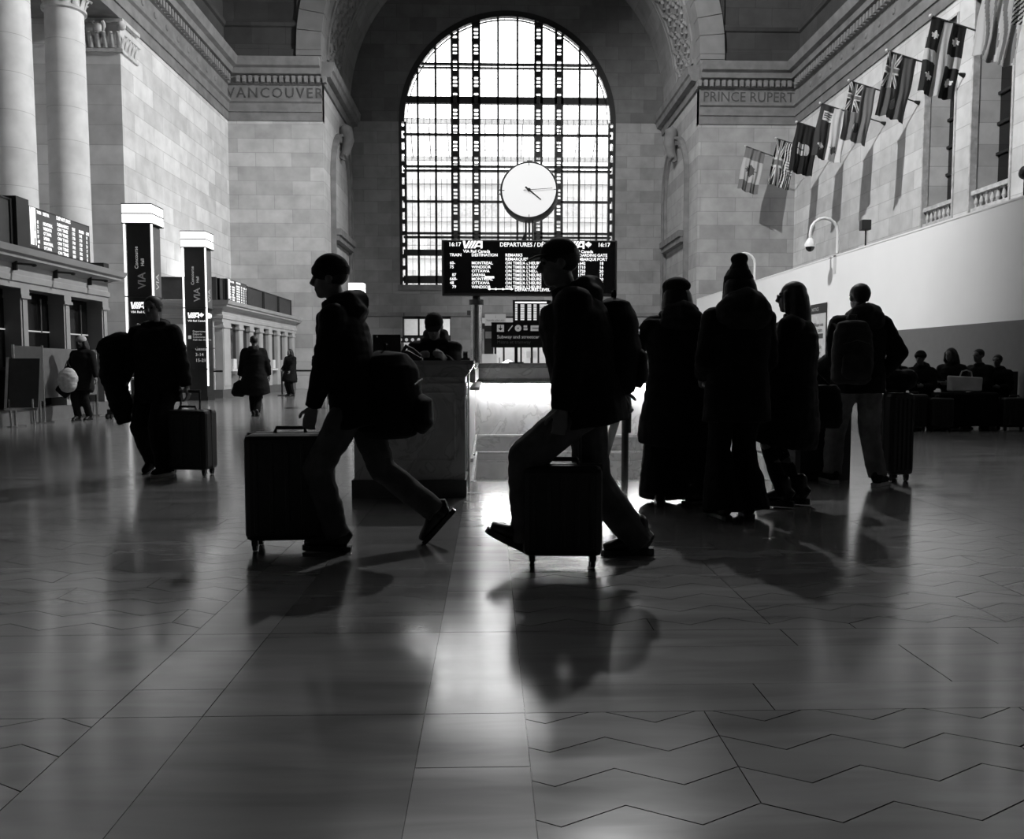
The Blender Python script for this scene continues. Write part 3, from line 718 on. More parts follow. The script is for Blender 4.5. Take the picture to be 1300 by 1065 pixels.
# fascia boards and screens above the booths
def fascia(label, X, ya, yb, z0, z1, th=.25, cat='fascia board'):
    t = thing('fascia_board', label, cat, (X, (ya + yb)/2, z0), group='fascia boards above the booths')
    m = MB(); m.box((X - th, ya, z0 - .05), (X, yb, z1)); m.build('panel', S['char'], t, world=True)
    m = MB(); m.box((X - th - .02, ya, z0), (X + .02, yb, z0 + .05)); m.box((X - th - .02, ya, z1 - .03), (X + .02, yb, z1)); m.box((X - th - .03, ya, z0), (X + .03, ya + .06, z1)); m.box((X - th - .03, yb - .06, z0), (X + .03, yb, z1))
    m.build('edge_trim', S['black'], t, world=True); return t
def side_screen(label, X, ya, yb, z0, z1):
    t = thing('departure_screen', label, 'screen', (X, (ya + yb)/2, z0), group='departure screens above the booths')
    m = MB(); m.box((X - .3, ya, 3.19), (X, yb, z1)); m.build('housing', S['black'], t, world=True)
    m = MB(); m.box((X, ya + .06, z0 + .04), (X + .01, yb - .06, z1 - .03)); m.build('display', emitter('screen_charcoal', .05, 1), t, world=True)
    L = yb - ya; H = z1 - z0
    lg = MB(); via_logo(lg, FR((X + .012, ya + .08, z0 + .08), '+X', 0) , L*.085, H*.88, False); lg.build('logo', S['led'], t, world=True)
    def tx(s, u, v, sz, sx=.9): text('text', s, sz, FR((X + .012, ya + L*u, z0 + H*v), '+X'), S['led'], t, bold=.002, sx=sx, lh=1.02, top=True, extrude=.001)
    sz = .088*H/.77
    tx('TRAIN\n\n68\n75\n51\n87\n668\n48', .135, .96, sz, .6)
    tx('DESTIN.\n\nMONTREAL\nWINDSOR\nOTTAWA\nSARNIA\nMONTREAL\nOTTAWA', .225, .96, sz, .72)
    tx('DEPARTURES', .43, .985, sz*1.1, .95)
    tx('REMARKS' + '\nON TIME'*6, .44, .82, sz, 1.15)
    tx('TIME\n1702\n1730\n1740\n1745\n1832\n1840', .68, .82, sz, .7)
    tx('BOARD\n1642\n1710\n1720\n1725\n1812\n1820', .8, .82, sz, .7)
    tx('GATE\n18\n16\n20\n17\n20\n15', .925, .82, sz, .6)
    return t
fascia('long dark fascia board on the near ticket booth roof', -8.72, 10.2, 15.55, 3.24, 4.12)
side_screen('lit departure screen on the near ticket booth roof', -8.68, 16.0, 18.45, 3.3, 4.1)
m = thing('screen_post', 'black square post between fascia board and screen on the near booth', 'post', (-8.7, 15.8, 3.2))
q = MB(); q.box((-8.95, 15.56, 3.2), (-8.62, 15.97, 4.18)); q.build('box', S['black'], m, world=True)
q = MB(); q.box((-8.95, 18.46, 3.2), (-8.4, 18.7, 3.32)); q.build('bracket', S['black'], m, world=True)
fascia('dark fascia board facing front on the far booth roof', -8.9, 27.75, 28.2, 3.24, 3.95)
t = thing('fascia_board', 'dark board along the short front of the far booth roof', 'fascia board', (-9.9, 27.7, 3.24)); q = MB(); q.box((-11.1, 27.6, 3.24), (-8.95, 27.74, 3.97)); q.build('panel', S['char'], t, world=True)
q = MB(); q.box((-11.1, 27.58, 3.93), (-8.95, 27.6, 3.97)); q.build('edge_trim', S['black'], t, world=True)
side_screen('small lit departure screen on the far ticket booth roof', -8.82, 28.35, 30.6, 3.26, 4.0)
for i, (a_, b_, nm) in enumerate(((30.7, 32.9, 'first'), (33.0, 35.2, 'middle'), (35.3, 37.5, 'last'))):
    fascia('dark ribbed fascia board on the far booth roof, %s after its screen' % nm, -8.86, a_, b_, 3.24, 3.97)
# ---- pylons
def pylon(label, x, y, H=5.14, W=.68, low=None):
    t = thing('information_pylon', label, 'sign', (x, y, 0), group='information pylons'); h = W/2
    m = MB(); m.box((-h + .04, -h + .04, 0), (h - .04, h - .04, H - .5)); m.build('core', S['black'], t)
    m = MB(); m.box((-h - .03, -h - .03, H - .48), (h + .03, h + .03, H - .26)); m.box((-h - .03, -h - .03, H - .24), (h + .03, h + .03, H - .02)); m.build('top_lightbox', S['lightbox'], t)
    m = MB()
    for z in (H - .5, H - .26, H - .02): m.box((-h - .04, -h - .04, z), (h + .04, h + .04, z + .025))
    m.box((-h + .02, -h + .02, 0), (h - .02, h - .02, .12)); m.build('cap_frame', S['black'], t)
    for sx in (-1, 1):
        m = MB(); m.box((sx*h - .02, -h - .0, .45), (sx*h + .02, -h + .04, H - .5)); m.build('edge_light', S['lightbox'], t)
    m = MB(); m.box((-h + .045, -h + .025, H - 2.3), (h - .045, -h + .04, H - .55)); m.build('upper_panel', plain('pylon_panel', .02, .3), t)
    m = MB(); m.box((h - .04, -h + .06, H - 2.3), (h - .025, h - .06, H - .55)); m.build('side_panel', S['grey'], t)
    for z in (H - 2.33, 1.6, .95): m = MB(); m.box((-h - .022, -h - .01, z), (h + .01, h, z + .03)); m.build('joint_band', S['black'], t)
    L0 = V((x, y, 0))
    tw = plain('sign_print_white', .6, .6); gw = S['dim']
    text('lettering', 'VIA', .27, FR(L0 + V((.15, -h + .02, H - 2.12)), '-Y', PI/2), tw, t, extrude=.001, bold=.004)
    text('lettering', 'Concourse', .125, FR(L0 + V((-.02, -h + .02, H - 1.62)), '-Y', PI/2), gw, t, extrude=.001)
    text('lettering', 'Hall', .12, FR(L0 + V((.13, -h + .02, H - 1.55)), '-Y', PI/2), gw, t, extrude=.001)
    text('lettering', 'VIA', .27, FR(L0 + V((h - .02, .12, H - 2.12)), '+X', PI/2), tw, t, extrude=.001)
    lg = MB(); via_logo(lg, FR((-h + .1, -h + .035, H - 2.62), '-Y'), W - .2, .17); lg.build('logo', S['led'], t)
    text('lettering', 'VIA Rail Canada', .085, FR(L0 + V((-h + .1, -h + .035, H - 2.73)), '-Y'), S['led'], t, extrude=.001)
    lg = MB(); via_logo(lg, FR((h - .035, -h + .1, H - 2.62), '+X'), W - .2, .17); lg.build('logo', S['led'], t)
    text('directory_text', 'Departures\nDéparts\nConcourse\nHall des départs', .085, FR(L0 + V((-h + .24, -h + .035, H - 3.05)), '-Y'), S['dim'], t, extrude=.001, lh=1.0)
    text('directory_text', 'Gates\n3-14\n15-21', .14, FR(L0 + V((-h + .3, -h + .035, H - 3.6)), '-Y'), S['dim'], t, extrude=.001, lh=1.25)
    m = MB(); m.box((-h + .1, -h + .034, H - 3.25), (-h + .19, -h + .04, H - 3.15)); m.build('pictogram', S['dim'], t)
    return t
pylon('dark information pylon with lit top, left one of the two by the booths', -8.85, 21.7)
pylon('dark information pylon with lit top, right one of the two by the booths', -8.95, 25.95)
pylon('distant information pylon with lit top, beside the inner pier of the window recess', -6.55, 41.6)
# ---- departures board on posts
BX0, BX1, BY, BZ0, BZ1 = -1.21, 3.31, 21.5, 2.87, 4.3
bd = thing('departures_board', 'large black departures board on steel posts below the clock', 'sign', (1.05, 21.6, 0))
m = MB(); m.box((BX0, BY, BZ0), (BX1, BY + .3, BZ1)); m.build('housing', S['black'], bd, world=True, bevel=.02)
m = MB(); m.box((BX0 + .06, BY - .006, BZ0 + .08), (BX1 - .06, BY, BZ1 - .04)); m.build('display', S['black_gloss'], bd, world=True)
for x in (-.33, 2.43):
    m = MB(); m.tube([(x, BY + .15, 0), (x, BY + .15, 2.65)], .15, 24); m.build('post', S['steel'], bd, smooth=True, world=True)
    m = MB(); m.tube([(x, BY + .15, 2.65), (x, BY + .15, 2.78)], .19, 24); m.tube([(x, BY + .15, 2.78), (x, BY + .15, 2.9)], .1, 24); m.build('collar', S['black'], bd, smooth=40, world=True)
bx = lambda px: BX0 + (px - 561)*(BX1 - BX0)/222.
bz = lambda py: BZ1 - (py - 304)*(BZ1 - BZ0)/72.
def bt(s, px, py, sz, sx=1., nm='board_text', lh=1., b=.002): text(nm, s, sz, FR((bx(px), BY - .008, bz(py)), '-Y'), S['led'], bd, extrude=.001, sx=sx, bold=b, lh=lh, top=True)
s_ = .104
bt('16:17', 569.5, 306.5, .145); bt('16:17', 758, 306.5, .145)
for px in (587.5, 718):
    lg = MB(); via_logo(lg, FR((bx(px), BY - .009, bz(315)), '-Y'), .66 if px > 700 else .52, .19, px > 700); lg.build('logo', S['led'], bd, world=True)
    bt('VIA Rail Canada', px + .5, 316.2, .105)
bt('DEPARTURES / DÉPARTS', 634, 306.5, .15, .95)
bt('TRAIN\n\n60-\n75', 571, 321, s_, lh=.98); bt('DESTINATION\n\nMONTREAL\nWINDSOR\nOTTAWA\nSARNIA\nMONTREAL\nOTTAWA\nWINDSOR', 598.5, 321, s_, lh=.98)
bt('  87\n668-\n48\n  79', 571, 346.5, s_, lh=.98)
bt('REMARKS\nREMARQUES\n' + "ON TIME/A L'HEURE\n"*7, 641, 321, s_, lh=.98)
bt('TIME\nHEURE\n1702\n1730\n1740\n1745\n1832\n1840\n1845', 714.5, 321, s_, lh=.98); bt('BOARDING\nEMBARQUE\n 1642\n 1710\n 1720\n 1725\n 1812\n 1820\n 1825', 731.5, 321, s_, lh=.98, sx=.95)
bt('GATE\nPORT\n  18\n  16\n  20\n  17\n  20\n  15\n  17', 757.5, 321, s_, lh=.98)
bt('DEPARTURES LEVEL', 653, 365.5, s_)
m = MB(); m.box((bx(621), BY - .01, bz(367.6)), (bx(649), BY - .008, bz(366.6)))
for px in (621, 629, 638, 649): m.prism([(0, -.03), (.05, 0), (0, .03), (-.05, 0)], FR((bx(px), BY - .012, bz(367.1)), '-Y'), .004)
m.build('arrow_line', S['led'], bd, world=True)
m = MB(); m.box((bx(615), BY - .01, bz(353.4)), (bx(627), BY - .008, bz(350.6))); m.build('highlight_bar', S['led'], bd, world=True)
# ---- clock
ck = thing('station_clock', 'large round white clock on rods above the departures board', 'clock', (1.05, 21.75, 4.3))
cz = 5.55; R_ = .715; tilt = Matrix.Translation((1.05, 21.75, cz)) @ Matrix.Rotation(math.radians(-4), 4, 'X') @ Matrix.Rotation(math.radians(-5), 4, 'Z')
T_ = lambda m: [setattr(m, 'v', [tilt @ p for p in m.v])]
m = MB(); m.tube([(0, -.24, 0), (0, -.2, 0), (0, .2, 0), (0, .24, 0)], [R_ + .01, R_ + .03, R_ + .03, R_ + .01], 72); T_(m); m.build('case', S['black'], ck, smooth=30, world=True)
for sg in (-1, 1):
    m = MB(); m.tube([(0, sg*.235, 0), (0, sg*.25, 0)], [R_ - .02, R_ - .03], 72); T_(m); m.build('dial', emitter('clock_dial', .9, .62), ck, smooth=30, world=True)
m = MB()
def hand(ang, l0, l1, wd, d):
    c, s = math.cos(ang), math.sin(ang); a = V((-c*l0, -.253 - d, -s*l0)); b = V((c*l1, -.253 - d, s*l1)); n = V((-s, 0, c))*wd
    m.add([a - n, a + n, b + n*.6, b - n*.6, a - n - V((0,.006,0)), a + n - V((0,.006,0)), b + n*.6 - V((0,.006,0)), b - n*.6 - V((0,.006,0))], [(0,1,2,3),(4,7,6,5),(0,4,5,1),(1,5,6,2),(2,6,7,3),(3,7,4,0)])
hand(math.radians(-40), .12, .4, .022, .0); hand(math.radians(3), .14, .6, .008, .01); m.tube([(0, -.25, 0), (0, -.275, 0)], .045, 16)
T_(m); m.build('hands', S['black'], ck, world=True)
m = MB()
for k in range(12):
    a_ = k*PI/6
    if k % 3 == 0: c, s = math.cos(a_), math.sin(a_); n = V((-s, 0, c))*.008; A = V((c*.63, -.252, s*.63)); B_ = V((c*.69, -.252, s*.69)); m.add([A-n, A+n, B_+n, B_-n], [(0,1,2,3)])
T_(m); m.build('hour_marks', S['char'], ck, world=True, fix=False)
m = MB()
for x in (-.09, 0, .09): m.tube([(1.05 + x, 21.75, 4.3), (1.05 + x, 21.75, 4.9)], .025, 10)
for sx in (-1, 1): m.prism([(sx*.1, 0), (sx*.22, 0), (sx*.09, .28)], Matrix.Translation((1.05, 21.78, 4.3)) @ Matrix.Rotation(PI/2, 4, 'X'), .03)
m.build('stand_rods', S['grey'], ck, world=True)
m = MB(); m.box((.98, 21.6, cz + R_ + .0), (1.12, 21.9, cz + R_ + .07)); m.tube([(.25, 21.75, cz + .06), (.38, 21.75, cz + .06)], .02, 8); m.tube([(.25, 21.75, cz - .04), (.38, 21.75, cz - .04)], .02, 8)
m.build('clips', S['grey'], ck, world=True)
# ---- kiosk under the board
kk = thing('information_kiosk', 'round grey information kiosk beneath the departures board', 'kiosk', (1.05, 22.9, 0))
m = MB(); m.lathe((1.05, 23.4, 0), [(1.75, 0), (1.75, .12), (1.68, .14), (1.68, .92), (1.78, .96), (1.8, 1.04), (1.75, 1.06)], 48); m.build('counter', S['marble'], kk, smooth=30, world=True)
m = MB(); m.box((-.4, 23.3, 1.05), (-.3, 23.4, 2.5)); m.box((2.4, 23.3, 1.05), (2.5, 23.4, 2.5)); m.box((-.42, 23.28, 2.1), (2.52, 23.42, 2.25)); m.build('frame', S['char'], kk, world=True)
m = MB(); m.box((-.5, 23.2, 2.26), (1.55, 23.5, 2.4)); m.build('light_shelf', S['off'], kk, world=True)
def panel(nm, label, cat, x0, x1, z0, z1, y, mat, txts=(), stem=None, face='-Y', th=.05):
    t = thing(nm, label, cat, ((x0 + x1)/2, y, z0))
    m = MB(); m.box((x0, y, z0), (x1, y + th, z1)); m.build('panel', mat, t, world=True)
    for s, x, z, sz, mm in txts: text('lettering', s, sz, FR((x, y - .004, z), '-Y'), mm, t, extrude=.001)
    if stem is not None:
        m = MB(); xm = (x0 + x1)/2; m.tube([(xm, y + th/2 + .03, stem), (xm, y + th/2 + .03, z0 + .05)], .03, 10); m.build('stem', S['black'], t, world=True)
    return t
mo = panel('departures_monitor', 'small lit timetable monitor just under the departures board', 'monitor', .62, 1.62, 2.18, 2.78, 21.7, S['black'], stem=1.07)
for i, px in enumerate((.68, .82, 1.0, 1.16, 1.32)):
    m = MB()
    for r in range(9): m.box((px, 21.69, 2.26 + r*.047), (px + (.06, .1, .1, .08, .22)[i], 21.698, 2.295 + r*.047))
    m.build('timetable_column', emitter('monitor_light', .7, .9), mo, world=True)
m = MB(); m.box((.68, 21.69, 2.7), (1.5, 21.698, 2.74)); m.build('timetable_header', S['led'], mo, world=True)
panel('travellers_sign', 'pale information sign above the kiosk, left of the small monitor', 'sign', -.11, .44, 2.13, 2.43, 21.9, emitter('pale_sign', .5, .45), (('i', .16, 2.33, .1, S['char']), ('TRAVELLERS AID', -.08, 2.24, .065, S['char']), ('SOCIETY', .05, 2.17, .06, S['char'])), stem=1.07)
m = panel('notice_board', 'tall black notice board left of the subway sign', 'sign', -.13, .12, 1.25, 2.12, 22.1, S['char'], stem=1.07)
q = MB(); q.box((-.1, 22.09, 1.8), (.09, 22.1, 1.98)); q.build('notice', S['off'], m, world=True)
# subway sign standing on the far parapet
ss = thing('subway_sign', 'black subway and streetcar sign with white symbols on stairwell parapet', 'sign', (.34, 10.62, 1.12))
m = MB(); m.box((.03, 10.6, 1.32), (1.15, 10.66, 1.64)); m.build('panel', S['black'], ss, world=True)
m = MB(); m.box((.325, 10.6, 1.12), (.365, 10.66, 1.32)); m.box((.25, 10.57, 1.12), (.44, 10.69, 1.135)); m.build('stem', S['black'], ss, world=True)
pw = plain('sign_white', .6, .5, noise_amt=.02); text('lettering', 'Subway and streetcar', .062, FR((.1, 10.595, 1.435)), emitter('sign_letter', .25, .9), ss, extrude=.001)
text('lettering', 'Métro et tramway', .058, FR((.1, 10.595, 1.37)), plain('sign_grey', .25, .5), ss, extrude=.001)
m = MB(); y = 10.594
m.box((.1, y, 1.52), (.19, y + .004, 1.61)); m.tube([(.245, y, 1.53), (.3, y, 1.6)], .006, 6); m.tube([(.37, y, 1.565), (.37, y + .004, 1.565)], .042, 20)
m.box((.44, y, 1.54), (.49, y + .004, 1.565)); m.box((.44, y, 1.575), (.485, y + .004, 1.6)); m.box((.53, y, 1.53), (.65, y + .004, 1.6)); m.build('pictograms', MATS['sign_letter'], ss, world=True)
m = MB(); m.box((.14, y - .003, 1.54), (.15, y, 1.6)); m.prism([(-.03, 0), (0, -.03), (.03, 0)], FR((.145, y - .003, 1.565)), .002); m.tube([(.37, y - .003, 1.565), (.37, y, 1.565)], .01, 8); m.box((.55, y - .003, 1.56), (.63, y, 1.57)); m.build('arrow', S['black'], ss, world=True)
# things behind the parapet on the kiosk
panel('white_notice', 'white rectangular notice standing on the kiosk counter, left side', 'notice', -.45, .2, 1.07, 1.38, 21.75, emitter('notice_glow', .5, .6))  # sheet glows of itself, standing in for window light
bt_ = thing('desk_lamp', 'glowing dome lamp on the kiosk counter', 'lamp', (.5, 21.9, 1.06)); m = MB(); m.lathe((.5, 21.9, 1.06), [(.2, .0), (.2, .02), (.16, .1), (.08, .15), (.02, .17)], 20); m.build('dome', emitter('lamp_dome', .9, 1.1), bt_, smooth=True, world=True)
panel('poster_board', 'small white poster on the kiosk counter, right of its lamp', 'poster', .98, 1.25, 1.28, 1.45, 21.8, emitter('poster_glow', .35, .9), stem=1.05)  # window light on the poster is put in as emission
# hanging signs in front of the left door
hs = thing('hanging_sign', 'black hanging sign strip with pictograms before the left door', 'sign', (-3.9, 45.1, 2.45))
m = MB(); m.box((-5.0, 45.1, 2.3), (-2.9, 45.18, 2.6)); m.build('panel', S['black'], hs, world=True)
m = MB()
for x in (-4.6, -3.3): m.tube([(x, 45.14, 2.6), (x, 45.14, 3.9)], .02, 6)
m.build('hanger', S['black'], hs, world=True)
m = MB()
for k in range(6): m.tube([(-4.8 + k*.33, 45.09, 2.45), (-4.8 + k*.33, 45.1, 2.45)], .09, 14)
m.build('pictograms', S['dim'], hs, world=True)
mm_ = panel('wall_speaker', 'small dark box on the window wall right of the left door', 'speaker', -1.2, -.95, 3.8, 4.05, YW - .12, S['black'], th=.12)

# ---- marble information desk in front
DX0, DX1, DY = -1.12, -.2, 6.86
dk = thing('information_desk', 'panelled grey marble information desk with moulded counter top', 'desk', ((DX0+DX1)/2, 7.0, 0))
m = MB(); m.box((DX0, DY, .14), (DX1, DY + .55, 1.02)); m.build('front_panel', S['marbled'], dk, world=True)
m = MB(); m.box((DX0 - .02, DY - .03, 0), (DX1 + .01, DY + .56, .145)); m.build('plinth', S['grey'], dk, world=True)
m = MB()
x0, x1, z0, z1 = DX0 + .12, DX1 - .08, .3, .86
for a_, b_ in (((x0, z0), (x1, z0 + .015)), ((x0, z1), (x1, z1 + .015)), ((x0, z0), (x0 + .015, z1)), ((x1 - .015, z0), (x1, z1))): m.box((a_[0], DY - .012, a_[1]), (b_[0], DY, b_[1]))
m.box((DX0, DY - .02, .93), (DX1 + .005, DY, .95)); m.build('panel_moulding', S['marbled'], dk, world=True, bevel=.004)
m = MB(); m.sweep([(DX0 - .02, DY + .55), (DX0 - .02, DY), (DX1, DY), (DX1, DY + .55)], [(-.3, 1.0), (.0, 1.0), (.03, 1.03), (.06, 1.08), (.075, 1.1), (.075, 1.135), (-.3, 1.135)], 1)
m.box((DX0 + .1, DY + .1, 1.02), (DX1 - .1, DY + .56, 1.134)); m.build('counter_top', S['top'], dk, world=True)
m = MB(); m.box((DX1 - .001, DY + .1, .2), (DX1 + .012, DY + .13, .95)); m.box((DX1 - .001, DY + .3, .2), (DX1 + .012, DY + .33, .95)); m.build('edge_strip', S['brass'], dk, world=True)
mn = thing('computer_monitor', 'black computer monitor at the left end of the marble desk', 'monitor', (-.9, 7.2, 1.135))
m = MB(); m.box((-1.0, 7.16, 1.2), (-.76, 7.2, 1.36)); m.build('screen', S['black'], mn, world=True, bevel=.006)
m = MB(); m.box((-.9, 7.18, 1.15), (-.86, 7.2, 1.24)); m.box((-.97, 7.12, 1.136), (-.8, 7.26, 1.15)); m.build('stand', S['black'], mn, world=True)
m = MB(); m.ell((-.96, 7.155, 1.34), (.008, .005, .008), seg=8, rings=6); m.build('badge', S['off'], mn, world=True)
dp = thing('desk_phone', 'black desk phone with raised handset on the marble desk', 'phone', (-.68, 7.25, 1.135))
m = MB(); m.prism([(0, 0), (.16, 0), (.16, .02), (.03, .09), (0, .08)], Matrix.Translation((-.74, 7.33, 1.136)) @ Matrix.Rotation(PI/2, 4, 'X'), .14); m.build('body', S['black'], dp, world=True, bevel=.004)
m = MB(); m.tube([(-.76, 7.24, 1.2), (-.72, 7.23, 1.26), (-.66, 7.24, 1.23), (-.6, 7.25, 1.17)], [.014, .02, .014, .02], 10); m.build('handset', S['black'], dp, smooth=True, world=True)
cl_ = thing('pen_cup', 'small pale cup of pens on the marble desk beside the monitor', 'cup', (-.79, 7.32, 1.135))
m = MB(); m.lathe((-.79, 7.32, 1.135), [(.025, 0), (.028, .06), (.024, .06), (.022, .01)], 14); m.build('cup', S['off'], cl_, world=True)
m = MB()
for k in range(4): m.tube([(-.79, 7.32, 1.15), (-.79 + .03*math.cos(k*1.7), 7.32 + .02*math.sin(k*1.7), 1.25)], .004, 6)
m.build('pens', S['off'], cl_, world=True)
pa = thing('document_pad', 'white sheet of paper lying at the right end of the marble desk', 'paper', (-.22, 7.2, 1.136)); m = MB(); m.box((-.24, 7.05, 1.136), (-.16, 7.3, 1.139)); m.build('sheet', S['white'], pa, world=True)
tp = thing('tape_dispenser', 'small dark rounded object at the right end of the desk', 'dispenser', (-.2, 7.38, 1.135)); m = MB(); m.tube([(-.23, 7.38, 1.18), (-.19, 7.38, 1.18)], .045, 18); m.box((-.25, 7.33, 1.136), (-.17, 7.43, 1.16)); m.build('body', S['black'], tp, world=True)

# ---- white hoarding
HX = 9.5
hd = thing('hoarding', 'long white construction hoarding with dark lower band along the right', 'hoarding', (HX, 25, 0))
m = MB(); m.box((HX, 8.0, 1.9), (HX + .12, 38.0 - .12, 4.06)); m.build('white_panel', plain('hoarding_white', .86, .35, noise_amt=.03, scale=.7), hd, world=True)
m = MB(); m.box((HX, 8.0, 0), (HX + .12, 38.0 - .12, 1.9)); m.build('dark_band', plain('hoarding_dark_band', .13, .4, noise_amt=.05), hd, world=True)
m = MB(); m.box((HX - .01, 8.0, 4.06), (HX + .13, 37.88, 4.1)); m.build('top_cap', S['white'], hd, world=True)
def poster(y0, y1, z0, z1):
    t = thing('wall_notice', 'white notice with dark heading on the hoarding beside the backpack man', 'notice', (HX - .02, (y0+y1)/2, z0))
    m = MB(); m.box((HX - .02, y0, z0), (HX - .001, y1, z1)); m.build('sheet', plain('notice_paper', .5, .6), t, world=True)
    m = MB(); m.box((HX - .024, y0, z1 - .28), (HX - .02, y1, z1)); m.box((HX - .03, y0 - .03, z0), (HX - .02, y0, z1)); m.build('heading_bar', S['black'], t, world=True)
    text('heading', 'NOTICE', .14, FR((HX - .026, y1 - .1, z1 - .2), '-X'), S['off'], t, extrude=.001)
    text('notice_text', 'Please use\nthe stairs\n\n\nMerci de\nprendre\nl\'escalier', .16, FR((HX - .026, y1 - .3, z1 - .65), '-X'), S['char'], t, extrude=.001)
    for z in (z1 - 1.0, z1 - 1.75):
        m = MB(); m.box((HX - .024, y0 + .2, z), (HX - .02, y1 - .2, z + .14)); m.build('diagram', S['char'], t, world=True)
poster(23.15, 24.3, .9, 2.85)
# CCTV swan necks and speaker
def camera_pole(y, label):
    t = thing('security_camera', label, 'camera', (HX + .06, y, 3.7), group='swan neck cameras on the hoarding')
    z = 4.1; x = HX + .06; pts = [(x, y, z - .45), (x, y, z + .62)]
    for k in range(1, 9):
        a = PI*k/8; pts.append((x - .38 + .38*math.cos(a), y, z + .62 + .38*math.sin(a)))
    pts.append((x - .76, y, z + .45))
    m = MB(); m.tube(pts, .042, 12); m.build('pole', S['white'], t, smooth=True, world=True)
    m = MB(); m.lathe((x - .76, y, z + .22), [(.15, 0), (.15, .08), (.1, .18), (.05, .24)], 20); m.build('housing', S['white'], t, smooth=True, world=True)
    m = MB(); m.ell((x - .76, y, z + .22), (.12, .12, .13)); m.build('dome', S['black_gloss'], t, smooth=True, world=True)
    m = MB(); m.box((x - .07, y - .08, z - .5), (x + .06, y + .08, z + .05)); m.build('bracket', S['off'], t, world=True)
camera_pole(22.7, 'white swan neck security camera on the hoarding, nearer and higher in view')
camera_pole(29.8, 'white swan neck security camera on the hoarding behind the long-haired woman')
sp = thing('pole_speaker', 'small black box on a thin pole above the hoarding', 'speaker', (HX + .06, 21.0, 4.1))
m = MB(); m.tube([(HX + .06, 21.0, 4.08), (HX + .06, 21.0, 4.5)], .022, 8); m.build('pole', S['black'], sp, world=True)
m = MB(); m.box((HX - .08, 20.9, 4.5), (HX + .16, 21.1, 4.76)); m.build('box', S['black'], sp, world=True, bevel=.02)
sp = thing('pole_speaker', 'black round floodlight on a thin pole at the right edge above the hoarding', 'speaker', (HX + .06, 14.75, 4.1))
m = MB(); m.tube([(HX + .06, 14.75, 4.08), (HX + .06, 14.75, 4.45)], .02, 8); m.build('pole', S['black'], sp, world=True)
m = MB(); m.ell((HX + .06, 14.75, 4.52), (.1, .12, .12)); m.build('box', S['black'], sp, world=True)
# ---- flags
W4 = [.012, .05, .11, .22, .55, .75]
fm = []
for i, g in enumerate(W4):
    mm, nt, b = new_mat('flag_cloth_%s' % ['black', 'dark', 'deep', 'mid', 'pale', 'white'][i]); b.inputs['Base Color'].default_value = (g, g, g, 1); b.inputs['Roughness'].default_value = .8
    tl = nt.nodes.new('ShaderNodeBsdfTranslucent'); tl.inputs[0].default_value = (g, g, g, 1); mx = nt.nodes.new('ShaderNodeMixShader'); mx.inputs[0].default_value = .3
    nt.links.new(b.outputs[0], mx.inputs[1]); nt.links.new(tl.outputs[0], mx.inputs[2]); nt.links.new(mx.outputs[0], nt.nodes['Material Output'].inputs[0]); fm.append(mm)
def jack(u, v, a=.5):   # union jack in a unit square rotated on the hoist; a = aspect
    x, y = u - .5, v - .5
    if abs(x) < .07 or abs(y) < .06*1.: return 3
    if abs(x) < .125 or abs(y) < .105: return 5
    d = abs(abs(x) - abs(y)) * .7
    if d < .028: return 3
    if d < .085: return 5
    return 0
def leaf(u, v, cu, cv, s, asp, rot=0.):
    x, y = (u - cu)/s, (v - cv)*asp/s; c, sn = math.cos(rot), math.sin(rot); x, y = x*c - y*sn, x*sn + y*c
    P = maple(0, 0, 1.); ins = False; j = len(P) - 1
    for i in range(len(P)):
        if (P[i][1] > y) != (P[j][1] > y) and x < (P[j][0]-P[i][0])*(y-P[i][1])/(P[j][1]-P[i][1]) + P[i][0]: ins = not ins
        j = i
    return ins
def f_canada(u, v):
    if v < .25 or v > .77: return 3
    return 2 if leaf(u, v, .5, .5, .34, 2., -PI/2) else 4
def f_bc(u, v):
    if u < .5: return jack(u/.5, v)
    if v > .36 and ((u - 1.02)**2/.16 + (v - .52)**2/.03) < 1: return 5 if math.sin(v*110 + u*5) > 0 else 3
    return 5 if math.sin(u*62 + 1.3*math.sin(v*14)) > 0 else 0
def f_alberta(u, v):
    if (abs(u - .38) < .2 or (u - .55)**2/.03 + (v - .5)**2/.014 < 1) and abs(v - .5) < .12 and u > .2 and u < .76:
        return 4 if (u > .5 or math.sin(u*60) > -.1) and abs(v - .5) > (.012 if u < .5 else 0) else 0
    return 0
def f_split(u, v):
    if leaf(u, v, .22, .78, .16, 2., PI): return 5
    if leaf(u, v, .66, .78, .2, 2., 1.2): return 2
    if abs(u - .3) < .18 and abs(v - .2) < .085: return 5 if (abs(u - .3) > .14 or abs(v - .2) > .065 or math.sin(v*150) > .2) else 2
    return 1 if u < .46 else 5
def f_ensign(u, v, dark=3):
    if u < .5 and v < .5: return jack(u/.5, v/.5)
    if ((u - .52)**2/.022 + (v - .76)**2/.0075) < 1: return 1 if u > .45 else 5
    return dark
def f_ensign2(u, v):
    if u < .5 and v < .55: return jack(u/.5, v/.55)
    if ((u - .5)**2/.015 + (v - .78)**2/.007) < 1: return 4 if (int(u*30) + int(v*50)) % 2 else 0
    return 2
def f_quebec(u, v):
    if abs(u - .48) < .115 or abs(v - .5) < .075: return 4
    for cu, cv in ((.18, .22), (.8, .22), (.18, .77), (.8, .77)):
        x, y = abs(u - cu), (v - cv)*2
        if (x < .025 + .03*max(0, .5 - abs(y)*6) and abs(y) < .12) or (x < .1 and abs(y + .015) < .02) or (abs(x - .06) < .022 and abs(y - .04) < .04): return 5
    return 0
def f_stripes(u, v):
    return (4, 3)[int(u*9 + .6*math.sin(v*6)) % 2] if not (u > .75 and v < .5) else (4, 0)[int(u*22 + v*30) % 2]
